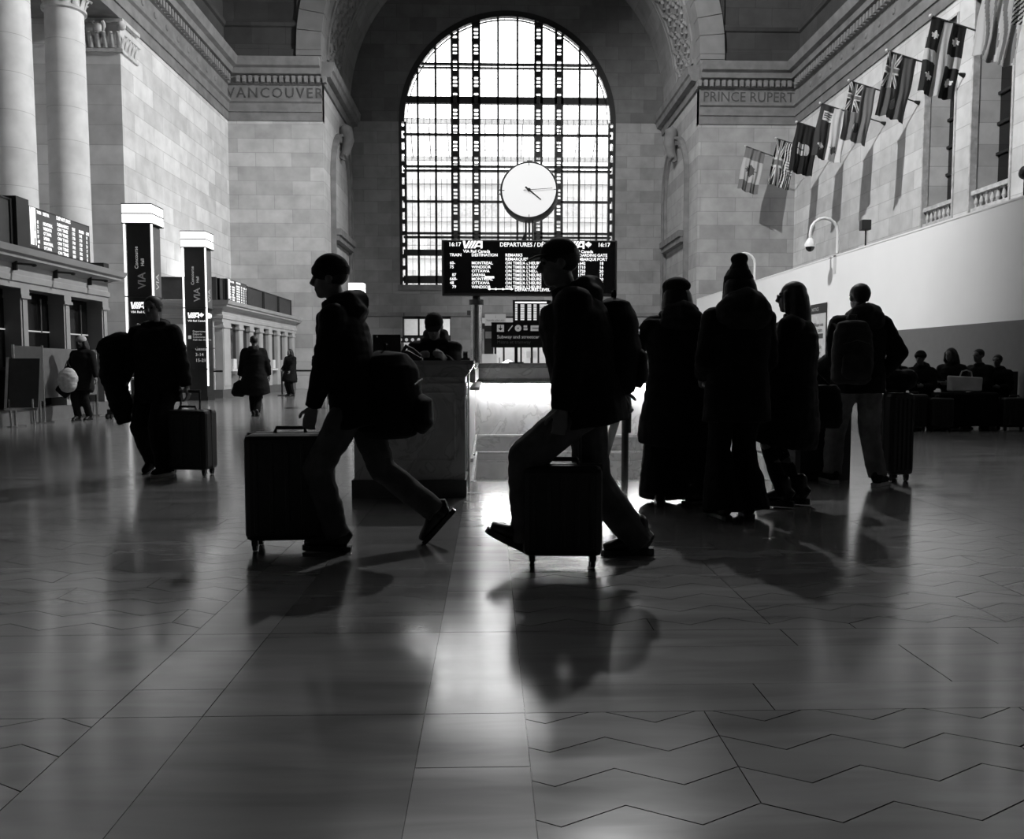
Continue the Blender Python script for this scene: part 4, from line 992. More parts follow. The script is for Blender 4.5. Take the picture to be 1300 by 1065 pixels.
def flag(Y, label, fn, seed, W=.9, Hh=1.82, out=2.42, ang=16.5):
    t = thing('wall_flag', label, 'flag', (XR + .0, Y, 9.55), group='flags on the right wall')
    a = math.radians(ang); p0 = V((XR + .0, Y, 9.55)); ax = V((-math.cos(a), 0, math.sin(a))); tip = p0 + ax*out
    m = MB(); m.tube([p0, tip], .022, 10); m.build('pole', S['char'], t, smooth=True, world=True)
    m = MB(); m.ell(tip, (.05, .05, .05), seg=12); m.build('finial', S['off'], t, smooth=True, world=True)
    m = MB(); m.tube([p0 + V((.0, 0, -.0)), p0 + ax*.16], [.075, .035], 12); m.build('socket', S['black'], t, smooth=True, world=True)
    nu, nv = 56, 104; rr = random.Random(seed); ph = rr.random()*6; c = MB(); vs = []
    down = V((-math.sin(a)*.62, 0, -1)).normalized()
    for j in range(nv + 1):
        v = j/nv
        for i in range(nu + 1):
            u = i/nu
            p = tip - ax*(.04 + W*u) + down*(Hh*v)
            amp = .015 + .06*v
            p = p + V((0, amp*(math.sin(u*15 + ph + v*1.2) + .5*math.sin(u*31 + ph*2 - v*2)), 0))
            p = p + V((-.02*math.sin(v*3 + ph) * v + .012*math.sin(v*9+u*4), 0, .02*math.sin(u*7 + ph)*v))
            vs.append(p)
    fs = []; mi = []
    for j in range(nv):
        for i in range(nu):
            k = j*(nu + 1) + i; fs.append((k, k + 1, k + nu + 2, k + nu + 1)); mi.append(fn((i + .5)/nu, (j + .5)/nv))
    c.v = vs; c.f = fs; c.m = mi; o = c.build('cloth', fm, t, smooth=180, world=True, fix=False)
    md = o.modifiers.new('thick', 'SOLIDIFY'); md.thickness = .004
flag(36.15, 'maple leaf flag on angled pole, the farthest flag on the right wall', f_canada, 1, out=3.0, ang=19)
flag(33.8, 'flag of cross and wavy stripes on angled pole, second flag from the corner', f_bc, 2)
flag(31.55, 'plain dark flag with a small pale shield, third flag from the corner', f_alberta, 3)
flag(29.3, 'flag half dark and half white with small emblems, fourth from the corner', f_split, 4, W=1.05)
flag(27.0, 'mid grey ensign with dark round shield, fifth flag from the corner', f_ensign, 5)
flag(24.45, 'dark grey ensign with pale shield, sixth flag, left of the lily flag', f_ensign2, 6)
flag(22.05, 'dark flag with white cross and four lilies on angled pole', f_quebec, 7, W=.98, Hh=1.95)
flag(19.55, 'striped flag at the upper right edge of the photo', f_stripes, 8, W=1.0, Hh=1.95)

# ---- left edge furniture
def partition(label, x0, x1, y, z0, z1):
    t = thing('partition_panel', label, 'partition', ((x0+x1)/2, y, 0))
    m = MB(); m.box((x0, y, z0), (x1, y + .04, z1)); m.build('panel', S['grey'], t, world=True)
    for x in (x0, x1):
        m = MB(); m.tube([(x, y + .02, .01), (x, y + .02, z1 + .02)], .03, 10); m.box((x - .12, y - .1, 0), (x + .12, y + .14, .02)); m.build('post', S['steel'], t, world=True)
    return t
def partition_y(label, x, y0, y1, z0, z1, mat):
    t = thing('partition_panel', label, 'partition', (x, (y0+y1)/2, 0))
    m = MB(); m.box((x - .02, y0, z0), (x, y1, z1)); m.build('panel', mat, t, world=True)
    for y in (y0, y1):
        m = MB(); m.tube([(x - .015, y, .0), (x - .015, y, z1 + .02)], .028, 10); m.box((x - .08, y - .14, 0), (x + .1, y + .14, .02)); m.build('post', S['steel'], t, world=True)
partition_y('long mid grey partition panel behind the woman in pale hat', -8.53, 15.95, 18.25, .46, 1.42, S['grey'])
partition_y('short dark partition panel at the far left with a light right post', -8.4, 14.9, 15.85, .42, 1.44, S['char'])
sn = thing('poster_stand', 'tilted poster stand at the left edge beside the dark booth opening', 'sign', (-8.2, 14.7, 0))
m = MB(); m.box((-.28, -.02, .35), (.28, .02, 1.22)); m.v = [Matrix.Rotation(math.radians(-8), 4, 'X') @ p for p in m.v]; m.build('poster', S['char'], sn)
m = MB(); m.box((-.29, -.05, .33), (-.24, -.02, 1.24)); m.box((-.29, -.05, .3), (.29, -.02, .34)); m.v = [Matrix.Rotation(math.radians(-8), 4, 'X') @ p for p in m.v]; m.build('frame', S['steel'], sn)
m = MB(); m.tube([(-.2, .05, 0), (-.2, .0, .5)], .02, 8); m.tube([(.2, .05, 0), (.2, .0, .5)], .02, 8); m.build('legs', S['steel'], sn)
tt = thing('side_table', 'small table with white top beside the grey partition', 'table', (-7.45, 18.0, 0))
m = MB(); m.lathe((0, 0, .78), [(.28, 0), (.3, .02), (.3, .04), (.28, .05)], 28); m.build('table_top', S['white'], tt, smooth=40)
m = MB(); m.tube([(0, 0, .02), (0, 0, .78)], .025, 10); m.build('leg', S['black'], tt)
m = MB(); m.lathe((0, 0, 0), [(.2, 0), (.2, .015), (.03, .04)], 24); m.build('base', S['black'], tt)
ct = thing('folding_cart', 'small black wheeled cart on the floor right of the near booth', 'cart', (-7.6, 17.0, 0))
m = MB(); m.box((-.12, -.1, .1), (.12, .12, .2)); m.tube([(.1, .1, .2), (.34, .1, .55)], .015, 8); m.build('frame', S['black'], ct)
for x, y_ in ((-.12, -.08), (.12, -.08), (-.12, .08), (.12, .08)):
    m = MB(); m.tube([(x - .02, y_, .06), (x + .02, y_, .06)], .06, 14); m.build('wheel', S['black'], ct)
def stanchion(x, y, label, belt=None):
    t = thing('queue_barrier', label, 'barrier', (x, y, 0), group='queue barriers')
    m = MB(); m.lathe((0, 0, 0), [(.17, 0), (.17, .02), (.04, .05)], 20); m.build('base', S['black'], t)
    m = MB(); m.tube([(0, 0, .03), (0, 0, .95)], .032, 12); m.build('post', S['black'], t)
    if belt:
        m = MB(); m.box((0, -.005, .86), (belt[0], .005, .92)) if belt[1] == 0 else m.box((-.005, 0, .86), (.005, belt[1], .92)); m.build('belt', S['black'], t)
stanchion(-7.35, 29.6, 'black belt barrier post right of the walking coated person', (1.6, 0))
stanchion(-10.6, 27.0, 'black belt barrier strung across the front of the far booth', (2.0, 0))
stanchion(-5.75, 29.6, 'black belt barrier post nearest the big dark walker', None)
# dark counter by the backpack man
dc = thing('dark_counter', 'black counter block between long-haired woman and backpack man', 'counter', (3.1, 8.0, 0))
m = MB(); m.box((2.96, 7.75, 0), (3.44, 8.3, 1.04)); m.build('body', S['black'], dc, world=True); m = MB(); m.box((2.94, 7.72, 1.04), (3.46, 8.33, 1.09)); m.build('top', S['char'], dc, world=True)
# benches along the hoarding
bn = thing('waiting_bench', 'long dark bench with seated people before the hoarding', 'bench', (8.5, 14.3, 0))
m = MB(); m.box((6.9, 13.9, .4), (10 - .52, 14.6, .47)); m.build('seat', S['black'], bn, world=True)
m = MB(); m.box((6.9, 13.95, .05), (9.45, 14.0, .4)); m.build('front_board', S['black'], bn, world=True)
for x in (7.0, 8.2, 9.35):
    m = MB(); m.box((x - .03, 13.95, 0), (x + .03, 14.55, .4)); m.build('leg', S['black'], bn, world=True)
m = MB(); m.box((8.75, 14.55, .47), (9.45, 14.6, .98)); m.build('backrest', S['char'], bn, world=True)
# ============================================================ PEOPLE
SK = plain('skin', .12, .5, noise_amt=.08, scale=12)
HAIR = plain('dark_hair', .008, .6, noise_amt=.3, scale=30)
def cloth(name, g): return plain(name, g, .85, spec=.15, noise_amt=.25, scale=9, bump=.25)
BLK = cloth('black_coat_cloth', .008); NAVY = cloth('dark_wool', .014); JEAN = cloth('faded_denim', .17); KHAKI = cloth('grey_trouser_cloth', .075)
SHOE = plain('black_leather', .01, .3); SOLE = plain('white_rubber', .5, .6); FUR = cloth('dark_fur', .02); LITE = cloth('pale_knit', .35)
def fuse(m, name, mat, parent, voxel, smooth=4, wrinkle=0., seed=0., keep=None):
    """one continuous skin over all the volumes collected in m"""
    me = bpy.data.meshes.new('t'); me.from_pydata([tuple(p) for p in m.v], [], m.f); me.update()
    bm = bmesh.new(); bm.from_mesh(me); bmesh.ops.recalc_face_normals(bm, faces=bm.faces); bm.to_mesh(me); bm.free()
    t = bpy.data.objects.new('t', me); C.objects.link(t)
    r = t.modifiers.new('r', 'REMESH'); r.mode = 'VOXEL'; r.voxel_size = voxel; r.adaptivity = 0
    s = t.modifiers.new('s', 'SMOOTH'); s.iterations = smooth; s.factor = .5
    dg = bpy.context.evaluated_depsgraph_get(); dg.update()
    nm = bpy.data.meshes.new_from_object(t.evaluated_get(dg)); bpy.data.objects.remove(t); bpy.data.meshes.remove(me)
    nm.name = name; nm.materials.clear(); nm.materials.append(mat)
    if wrinkle:
        nrm = [v.normal.copy() for v in nm.vertices]
        for v, n in zip(nm.vertices, nrm):
            p = v.co; q = V((p.x*5 + seed, p.y*5, p.z*9)); 
            d = (noise.noise(q)*.6 + noise.noise(q*2.3)*.4 + abs(noise.noise(V((p.x*3, p.y*3 + seed, p.z*16))))*.6) * wrinkle
            v.co = p + n*d
    nm.polygons.foreach_set('use_smooth', [True]*len(nm.polygons))
    o = bpy.data.objects.new(name, nm); C.objects.link(o); o.parent = parent
    return o
def ik(a, b, l1, l2, pole):
    a, b, pole = V(a), V(b), V(pole); d = b - a; L = min(d.length, (l1 + l2)*.999); u = d.normalized()
    x = (l1*l1 - l2*l2 + L*L)/(2*L); h = math.sqrt(max(0, l1*l1 - x*x)); w = pole - u*pole.dot(u)
    w = w.normalized() if w.length > 1e-5 else V((0, 1, 0))
    return a + u*x + w*h, a + u*L
def hand(m, wrist, fore, palm_n, curl=.5, s=1.):
    """palm + five bent fingers; fore = pointing direction, palm_n = palm normal (towards the palm)"""
    f = V(fore).normalized(); n = V(palm_n); n = (n - f*n.dot(f)).normalized(); sd = f.cross(n)
    P = lambda a, b, c: wrist + f*a*s + sd*b*s + n*c*s
    for b in (-.024, -.008, .008, .024): m.cone(P(.01, b*.8, 0), P(.085, b*1.25, 0), .0145*s, .0125*s, 8)
    for b, L in ((-.031, .9), (-.0105, 1.), (.0105, .95), (.031, .76)):
        p = P(.088, b, 0); a = .25*curl
        for seg in (.042, .026, .02):
            a += curl*.75; q = p + (f*math.cos(a) + n*math.sin(a))*seg*L*s; m.cone(p, q, .0098*s, .0085*s, 8); p = q
    p = P(.022, -.03, .004); 
    for seg, dx in ((.042, .75), (.03, .35), (.024, .1)):
        q = p + (f*.75 - sd*dx + n*(.35 + curl*.4)).normalized()*seg*s; m.cone(p, q, .0125*s, .0098*s, 8); p = q
def shoe(parent, ank, toe_dir, pitch, mat, sole, s=1., boot=0, high=.03, vox=.01):
    """ank: ankle point; toe_dir: horizontal direction; pitch>0 lifts the heel, <0 lifts the toe"""
    d = V(toe_dir); d.z = 0; d.normalize(); c, sn = math.cos(pitch), math.sin(pitch); f = (d*c - V((0, 0, 1))*sn); up = (d*sn + V((0, 0, 1))*c); sd = f.cross(up)
    P = lambda a, b, z: ank + f*a*s + sd*b*s + up*(z - .085)*s
    m = MB(); prof = [(-.075, .03, .045), (-.05, .036, .06), (.0, .036, .062), (.06, .04, .05), (.12, .046, .036), (.165, .042, .03), (.195, .024, .022)]
    m.tube([P(a, 0, high - .012 + h) for a, w_, h in prof], [(w_*1.06*s, h*s) for a, w_, h in prof], 14, side=sd)
    m.cone(P(-.015, 0, .06), P(-.01, 0, .1 + boot), .046*s, .05*s)
    o = fuse(m, 'shoe', mat, parent, vox, 3)
    m = MB(); out = [(-.085, .026), (-.05, .04), (.02, .038), (.1, .048), (.16, .045), (.198, .028), (.21, .0)]
    pl = [(a, w_) for a, w_ in out] + [(a, -w_) for a, w_ in reversed(out[:-1])]
    M = Matrix((f, sd, up)).transposed().to_4x4(); M.translation = P(0, 0, 0)
    m.prism([(x*s, y*s) for x, y in pl], M, max(high, .018)*s); m.build('sole', sole, o, bevel=.004)
    if boot:
        m = MB()
        for k in range(5):
            z = .075 + k*.025; a = .065 - k*.014; m.tube([P(a, -.025, z), P(a + .012, 0, z + .008), P(a, .025, z)], .004, 6)
        m.build('laces', sole if sole is not SHOE else NAVY, o)
    return o
def person(label, loc, face, H=1.75, group=None, hip=(0, 0), hz=None, lean=0., bend=0., twist=0., LF=((-.1, 0, .085), 0, 0), RF=((.1, 0, .085), 0, 0), LH=(-.26, .05, .82), RH=(.26, .05, .82),
           knee=(0, 1, 0), head=(0, 0), top=None, hair=None, hat=None, near=True, top_w=1., hem=.82, flare=1., leg=BLK, leg_r=None, topm=BLK, shoes=(SHOE, SHOE), hood=None, boot=0, eyes=True, curl=.6, elbow=(0, -1, -.1), seated=False, mask=None, glasses=False, high=.03):
    """face: compass heading in degrees, 0 = looks to +Y, 90 = looks to -X, 180 = looks to -Y. local: +Y forward, +X the person's right"""
    k = H/1.75; S_ = lambda p: V(p)*k
    t = thing('person', label, 'person', loc, math.radians(face), group)
    vox = .0085 if near else .017; hz = hz or .93
    hipc = V((hip[0], hip[1], hz)); sp = V((0, math.sin(lean), math.cos(lean)))
    sp2 = V((0, math.sin(lean + bend), math.cos(lean + bend)))
    chest = hipc + sp*.33; neck = chest + sp2*.2; sh = chest + sp2*.155
    ct, st_ = math.cos(twist), math.sin(twist); sx = V((ct, st_, 0))
    hp = neck + sp2*.05; hyaw, hpitch = head
    fy = V((-math.sin(hyaw), math.cos(hyaw), 0)); hf = fy*math.cos(hpitch) + V((0, 0, math.sin(hpitch))); hs = V((math.cos(hyaw), math.sin(hyaw), 0)); hu = hs.cross(hf)
    hc = neck + sp2*.07 + hu*.125 + hf*.025
    HM = Matrix((hs, hf, hu)).transposed()
    arms = []
    for sg, hnd in ((-1, LH), (1, RH)):
        s0 = sh + sx*sg*.18; el, wr = ik(s0, V(hnd), .285, .25, V(elbow) + V((sg*.35, 0, 0))); arms.append((s0, el, wr))
    legs = []
    for sg, (ft, pit, yaw) in ((-1, LF), (1, RF)):
        h0 = hipc + V((sg*.095, 0, -.03)); kn, an = ik(h0, V(ft), .43, .425, knee); legs.append((h0, kn, an, pit, yaw))
    # --- the body, one skin from crown to ankles
    B = MB(); K = lambda p: p*k
    B.tube([K(hipc - sp*.07), K(hipc), K(hipc + sp*.12), K(hipc + sp*.24), K(chest + sp2*.02), K(chest + sp2*.12), K(sh + sp2*.03), K(neck)],
           [(.12*k, .08*k), (.155*k, .105*k), (.13*k, .095*k), (.145*k, .105*k), (.155*k, .11*k), (.165*k, .1*k), (.12*k, .07*k), (.055*k, .055*k)], 20, side=sx)
    B.cone(K(sh - sx*.15), K(sh + sx*.15), .058*k, .058*k)
    B.cone(K(neck - sp2*.02), K(hc - hu*.06 - hf*.02), .058*k, .05*k)
    hd = lambda a, b, c: K(hc + hs*a + hf*b + hu*c)
    B.ell(hd(0, -.01, .03), (.076*k, .095*k, .09*k), HM); B.ell(hd(0, .02, -.035), (.06*k, .07*k, .075*k), HM); B.ell(hd(0, .055, -.085), (.032*k, .03*k, .025*k), HM)
    B.tube([hd(0, .085, .03), hd(0, .1, .0), hd(0, .112, -.018), hd(0, .095, -.03)], [(.009*k, .01*k), (.012*k, .012*k), (.018*k, .012*k), (.01*k, .008*k)], 8, side=hs)
    B.cone(hd(-.04, .078, .035), hd(.04, .078, .035), .011*k, .011*k, 8); B.cone(hd(-.02, .083, -.053), hd(.02, .083, -.053), .0095*k, .0095*k, 8); B.cone(hd(-.018, .08, -.066), hd(.018, .08, -.066), .009*k, .009*k, 8)
    for sg in (-1, 1): B.ell(hd(sg*.078, -.01, .0), (.011*k, .022*k, .032*k), HM, 10, 8)
    for (s0, el, wr), sg in zip(arms, (-1, 1)):
        B.cone(K(s0), K(el), .047*k, .038*k); B.cone(K(el), K(wr), .038*k, .026*k)
        f = (wr - el).normalized(); pn = V((-sg*1., 0, 0)) if abs(f.x) < .8 else V((0, 0, -1))
        hand(B, K(wr), f, pn, curl, k)
    for h0, kn, an, p_, y_ in legs:
        B.cone(K(h0), K(kn), .082*k, .055*k); B.cone(K(kn), K(kn.lerp(an, .35)), .055*k, .056*k); B.cone(K(kn.lerp(an, .35)), K(an), .056*k, .038*k)
        d = V((math.sin(y_), math.cos(y_), 0)); c, s2 = math.cos(p_), math.sin(p_); f = d*c - V((0, 0, 1))*s2; B.cone(K(an - f*.02 - V((0, 0, .03))*1), K(an + f*.12 - V((0, 0, .045))), .034*k, .026*k, 10)
    fuse(B, 'body', SK, t, vox, 2)
    if eyes:
        for sg in (-1, 1):
            m = MB(); m.ell(hd(sg*.031, .078, .012), (.012*k, .009*k, .009*k), HM, 10, 8); m.build('eye', S['black'], t, smooth=True)
    # --- trousers
    if leg is not None:
        m = MB(); lr = leg_r or ((.105, .085, .07),)*2
        m.tube([K(hipc - sp*.1), K(hipc - sp*.02), K(hipc + sp*.1)], [(.15*k, .1*k), (.172*k, .125*k), (.15*k, .115*k)], 16, side=sx)
        for (h0, kn, an, p_, y_), (a, b, c) in zip(legs, lr):
            e = an + (kn - an).normalized()*(-.0 if c > .08 else .03)
            m.cone(K(h0), K(kn), a*k, b*k); m.cone(K(kn), K(kn.lerp(e, .5)), b*k, (b + c)/2*k)
            m.tube([K(kn.lerp(e, .45)), K(e), K(e - (kn - e).normalized()*.03)], [(b + c)/2*k, c*k, c*k*1.02], 14)
        fuse(m, 'trousers', leg, t, vox*1.1, 4, .012, seed=loc[0])
    for (h0, kn, an, p_, y_) in legs: shoe(t, K(an), V((math.sin(y_), math.cos(y_), 0)), p_, shoes[0], shoes[1], k, boot, high, .009 if near else .016)
    # --- jacket or coat
    m = MB(); w_ = top_w; hemz = hem
    base = hipc - sp*(hz - hemz); mid = (sum((l[1] for l in legs), V())/2)
    if hemz < .7 and not seated: base = V((hipc.x*.4 + mid.x*.6, hipc.y*.4 + mid.y*.6, hemz))
    if seated: base = hipc - sp*.06
    bw = .2*flare
    m.tube([K(base), K(base.lerp(hipc, .35)), K(hipc + sp*.05), K(hipc + sp*.16), K(chest), K(chest + sp2*.1), K(sh + sp2*.04), K(neck + sp2*.02), K(neck + sp2*.05)],
           [(bw*w_*k, .15*flare*w_*k), ((bw*.97)*w_*k, .15*flare*w_*k), (.19*w_*k, .14*w_*k), (.178*w_*k, .135*w_*k), (.195*w_*k, .145*w_*k), (.2*w_*k, .14*w_*k), (.15*w_*k, .11*w_*k), (.085*k, .085*k), (.07*k, .07*k)], 22, side=sx)
    m.cone(K(sh - sx*.155 + sp2*.0), K(sh + sx*.155), .078*w_*k, .078*w_*k)
    for s0, el, wr in arms:
        m.cone(K(s0 + (s0-sh)*.02), K(el), .075*w_*k, .064*w_*k); m.tube([K(el), K(el.lerp(wr, .6)), K(wr + (wr-el).normalized()*.0)], [.064*w_*k, .054*w_*k, .043*w_*k], 12)
        m.ell(K(el), (.064*w_*k,)*3)
    m.tube([K(neck + sp2*.0), K(neck + sp2*.075 + hf*.0)], [.09*k, .082*k], 16)
    fuse(m, 'coat' if hemz < .7 else 'jacket', topm, t, vox*1.15, 4, .014, seed=loc[1])
    if hood:
        m = MB(); r0 = hood
        m.tube([K(neck + sx*.09 + sp2*.03 + hf*.03), K(neck + sx*.07 - hf*.09 + sp2*.05), K(neck - hf*.13 + sp2*.05), K(neck - sx*.07 - hf*.09 + sp2*.05), K(neck - sx*.09 + sp2*.03 + hf*.03)], [.04*k, r0*.8*k, r0*k, r0*.8*k, .04*k], 14)
        m.cone(K(neck - sx*.06 - hf*.1 + sp2*.0), K(neck + sx*.06 - hf*.1), r0*1.05*k, r0*1.05*k)
        fuse(m, 'hood', FUR, t, vox*1.2, 3, .02, seed=3.)
    # --- hair
    if hair:
        m = MB(); m.ell(hd(0, -.022, .04), (.087*k, .1*k, .092*k), HM)
        if hair == 'bun': m.ell(hd(0, -.1, .1), (.045*k,)*3)
        if hair in ('bob', 'long'):
            Ln = .16 if hair == 'bob' else .43
            m.tube([hd(0, -.03, .09), hd(0, -.045, .0), hd(0, -.06, -.1), K(hc - hf*.085 - V((0, 0, Ln*.7))), K(hc - hf*.08 - V((0, 0, Ln)))],
                   [(.075*k, .07*k), (.115*k, .088*k), (.13*k, .09*k), (.14*k, .085*k), (.1*k, .05*k)], 16, side=hs)
            for sg in (-1, 1): m.cone(hd(sg*.07, .02, .03), hd(sg*.082, .01, -.1), .03*k, .03*k)
        fuse(m, 'hair', HAIR if hair != 'light' else LITE, t, vox, 2, .006 if hair != 'short' else .003, seed=1.)
    if hat in ('beanie', 'pompom', 'pale', 'beret'):
        m = MB(); m.ell(hd(0, -.015, .055), (.096*k, .108*k, .095*k), HM); m.tube([hd(0, -.012, .025), hd(0, -.014, .07)], [(.102*k, .112*k), (.102*k, .114*k)], 18, side=hs)
        if hat == 'beret': m.ell(hd(0, -.03, .075), (.112*k, .118*k, .07*k), HM)
        h_ = fuse(m, 'hat', LITE if hat == 'pale' else NAVY, t, vox, 2, .006)
        if hat == 'pompom':
            m = MB(); m.tube([hd(0, -.02, .12), hd(0, -.025, .17)], [(.07*k, .07*k), (.05*k, .05*k)], 12); m.ell(hd(0, -.02, .19), (.062*k, .06*k, .045*k)); fuse(m, 'pompom', FUR, h_, vox, 2, .012)
    if hat == 'cap':
        m = MB(); m.ell(hd(0, -.01, .06), (.09*k, .104*k, .085*k), HM); m.tube([hd(0, -.01, .04), hd(0, -.01, .07)], [(.093*k, .106*k), (.09*k, .102*k)], 16, side=hs)
        h_ = fuse(m, 'hat', NAVY, t, vox, 2)
        m = MB(); m.tube([hd(0, .06, .055), hd(0, .12, .05), hd(0, .165, .036)], [(.078*k, .008*k), (.075*k, .008*k), (.05*k, .006*k)], 14, side=hs); m.build('brim', NAVY, h_, smooth=True)
    if glasses:
        m = MB()
        for sg in (-1, 1):
            m.tube([hd(sg*.032 + .02*math.cos(a*PI/6), .098, .01 + .018*math.sin(a*PI/6)) for a in range(13)], .0025, 6); m.tube([hd(sg*.052, .098, .012), hd(sg*.078, .0, .015)], .0025, 6)
        m.build('glasses', S['black'], t)
    if mask:
        m = MB(); m.ell(hd(0, .05, -.05), (.058*k, .055*k, .05*k), HM); fuse(m, 'face_mask', mask, t, vox, 2)
    t['_hc'] = 0; del t['_hc']
    return t
def suitcase(label, x, y, rz, w, h, d=.26, handle=.0, mat=None, tilt=0., lift=.055):
    t = thing('suitcase', label, 'suitcase', (x, y, 0), math.radians(rz), group='black suitcases'); mat = mat or S['black']
    if tilt: t.rotation_euler = (0, 0, math.radians(rz))
    m = MB(); m.box((-w/2, -d/2, lift + .01), (w/2, d/2, lift + h)); o = m.build('shell', mat, t, bevel=.035)
    m = MB()
    for i in range(5):
        xx = -w*.36 + i*w*.18; m.box((xx - .012, -d/2 - .008, lift + .06), (xx + .012, d/2 + .008, lift + h - .05))
    m.build('rib', mat, t, bevel=.005)
    m = MB(); m.box((-w/2 - .003, -.008, lift + .02), (w/2 + .003, .008, lift + h + .003)); m.build('zip_seam', S['char'], t)
    m = MB(); m.tube([(-.09, 0, lift + h), (-.08, 0, lift + h + .03), (.08, 0, lift + h + .03), (.09, 0, lift + h)], .012, 8); m.build('carry_handle', S['black'], t, smooth=True)
    if handle:
        m = MB()
        for sx in (-.1, .1): m.tube([(sx, .06, lift + h - .02), (sx, .06, lift + h + handle)], .009, 8)
        m.tube([(-.11, .06, lift + h + handle), (.11, .06, lift + h + handle)], .017, 10); m.build('pull_handle', S['steel'] if mat is not S['black'] else S['char'], t)
    for sx in (-1, 1):
        for sy in (-1, 1):
            m = MB(); cx, cy = sx*(w/2 - .05), sy*(d/2 - .05)
            m.tube([(cx - .012, cy, .027), (cx + .012, cy, .027)], .026, 14); m.box((cx - .018, cy - .02, .035), (cx + .018, cy + .02, lift + .02)); m.build('wheel', S['black'], t)
    return t
def backpack(label, loc, rz, w=.3, h=.46, d=.18, mat=None, pitch=0.):
    t = thing('backpack', label, 'backpack', loc, math.radians(rz)); mat = mat or cloth('backpack_fabric', .018); t.rotation_euler = (math.radians(pitch), 0, math.radians(rz))
    m = MB(); m.tube([(0, 0, 0), (0, -.0, .04), (0, -.02, h*.4), (0, -.01, h*.8), (0, 0, h*.95), (0, .0, h)], [(w*.36, d*.36), (w*.5, d*.52), (w*.52, d*.58), (w*.47, d*.5), (w*.36, d*.36), (w*.15, d*.15)], 20, side=(1, 0, 0))
    fuse(m, 'main_bag', mat, t, .012, 3, .012)
    m = MB(); m.tube([(0, -d*.5, .05), (0, -d*.58, .09), (0, -d*.58, h*.42), (0, -d*.5, h*.48)], [(w*.28, d*.15), (w*.38, d*.22), (w*.36, d*.2), (w*.25, d*.1)], 16, side=(1, 0, 0)); fuse(m, 'front_pocket', mat, t, .01, 3, .006)
    m = MB()
    for sx in (-1, 1): m.tube([(sx*w*.22, d*.42, h*.86), (sx*w*.3, d*.42 + .06, h*.95), (sx*w*.36, d*.42 + .1, h*.7), (sx*w*.34, d*.42 + .04, h*.25)], [(.03, .01)]*4, 8, side=(1, 0, 0))
    m.build('shoulder_straps', mat, t, smooth=True)
    m = MB(); m.tube([(-.04, 0, h*.98), (-.03, 0, h + .04), (.03, 0, h + .04), (.04, 0, h*.98)], .009, 8); m.build('top_loop', mat, t, smooth=True)
    m = MB(); m.tube([(-w*.33, -d*.5, h*.62), (0, -d*.6, h*.68), (w*.33, -d*.5, h*.62)], .005, 6); m.build('zip', S['char'], t)
    return t
def R_(d): return math.radians(d)
# 1 walker with backpack, heading left, pushing a suitcase
person('striding person left of centre carrying a bulky bag, behind the largest suitcase', (-.82, 4.95, 0), 90, 1.74, hip=(0, -.02), hz=.9, lean=R_(9), bend=R_(3),
       LF=((-.08, .08, .085), R_(-2), 0), RF=((.09, -.50, .20), R_(48), 0), LH=(-.16, .22, .76), RH=(.26, .12, .82), head=(0, R_(-4)), hair='short', hat='beanie', hood=.075, leg=KHAKI, leg_r=((.105, .085, .075),)*2, shoes=(SHOE, SHOE), top_w=1.08, hem=.74)
suitcase('largest black upright suitcase, left of centre, at the striding person', -1.19, 4.97, 4, .5, .64, .28)
backpack('bulky black bag on the back of the striding person left of centre', (-.62, 5.0, .66), 90, .38, .52, .36, BLK, 0)
# 2 central walker
person('tall striding person at the centre in cap and lace-up boots', (.55, 4.62, 0), 90, 1.82, hip=(0, 0), hz=.88, lean=R_(9), bend=R_(6), LF=((-.1, .33, .15), R_(-28), 0), RF=((.1, -.3, .085), R_(2), 0),
       LH=(-.22, .16, .78), RH=(.26, -.22, .86), head=(0, R_(-6)), hair='short', hat='cap', hood=.08, leg=KHAKI, leg_r=((.115, .1, .085),)*2, top_w=1.36, hem=.74, boot=.08, shoes=(SHOE, SHOE), high=.035)
suitcase('black suitcase at the centre beside the lace-up boots', .4, 4.5, -3, .43, .5, .24, handle=.16)
backpack('dark backpack on the back of the tall centre walker', (.7, 4.66, .93), 90, .36, .54, .24, BLK, 0)
# 3 left walker towards the viewer
person('walking person at the left carrying a draped coat and pulling a suitcase', (-3.33, 8.42, 0), 170, 1.77, hip=(0, 0), hz=.91, lean=R_(3), LF=((-.14, .12, .085), 0, R_(8)), RF=((.17, -.16, .13), R_(25), R_(5)),
       LH=(-.33, .0, .78), RH=(.36, .06, .86), head=(R_(6), R_(-4)), hair='short', hood=.06, leg=BLK, leg_r=((.115, .1, .1),)*2, top_w=1.2, hem=.72, shoes=(NAVY, SOLE))
suitcase('black suitcase with four wheels beside the walking person at the left', -3.0, 8.3, -8, .5, .6, .26, handle=.18)
db = thing('draped_coat', 'dark coat and bag bundle hanging from the arm of left walking person', 'coat', (-3.64, 8.35, .4))
m = MB(); m.tube([(-.0, 0, .12), (-.03, 0, .3), (-.1, 0, .55), (-.12, 0, .75), (-.06, 0, .9)], [(.06, .05), (.11, .08), (.12, .09), (.11, .09), (.08, .07)], 14, side=(1, 0, 0)); m.cone((-.15, 0, .88), (.02, 0, .95), .09, .08); m.cone((-.2, 0, .86), (-.2, 0, .84), .06, .05); fuse(m, 'bundle', BLK, db, .014, 3, .03)
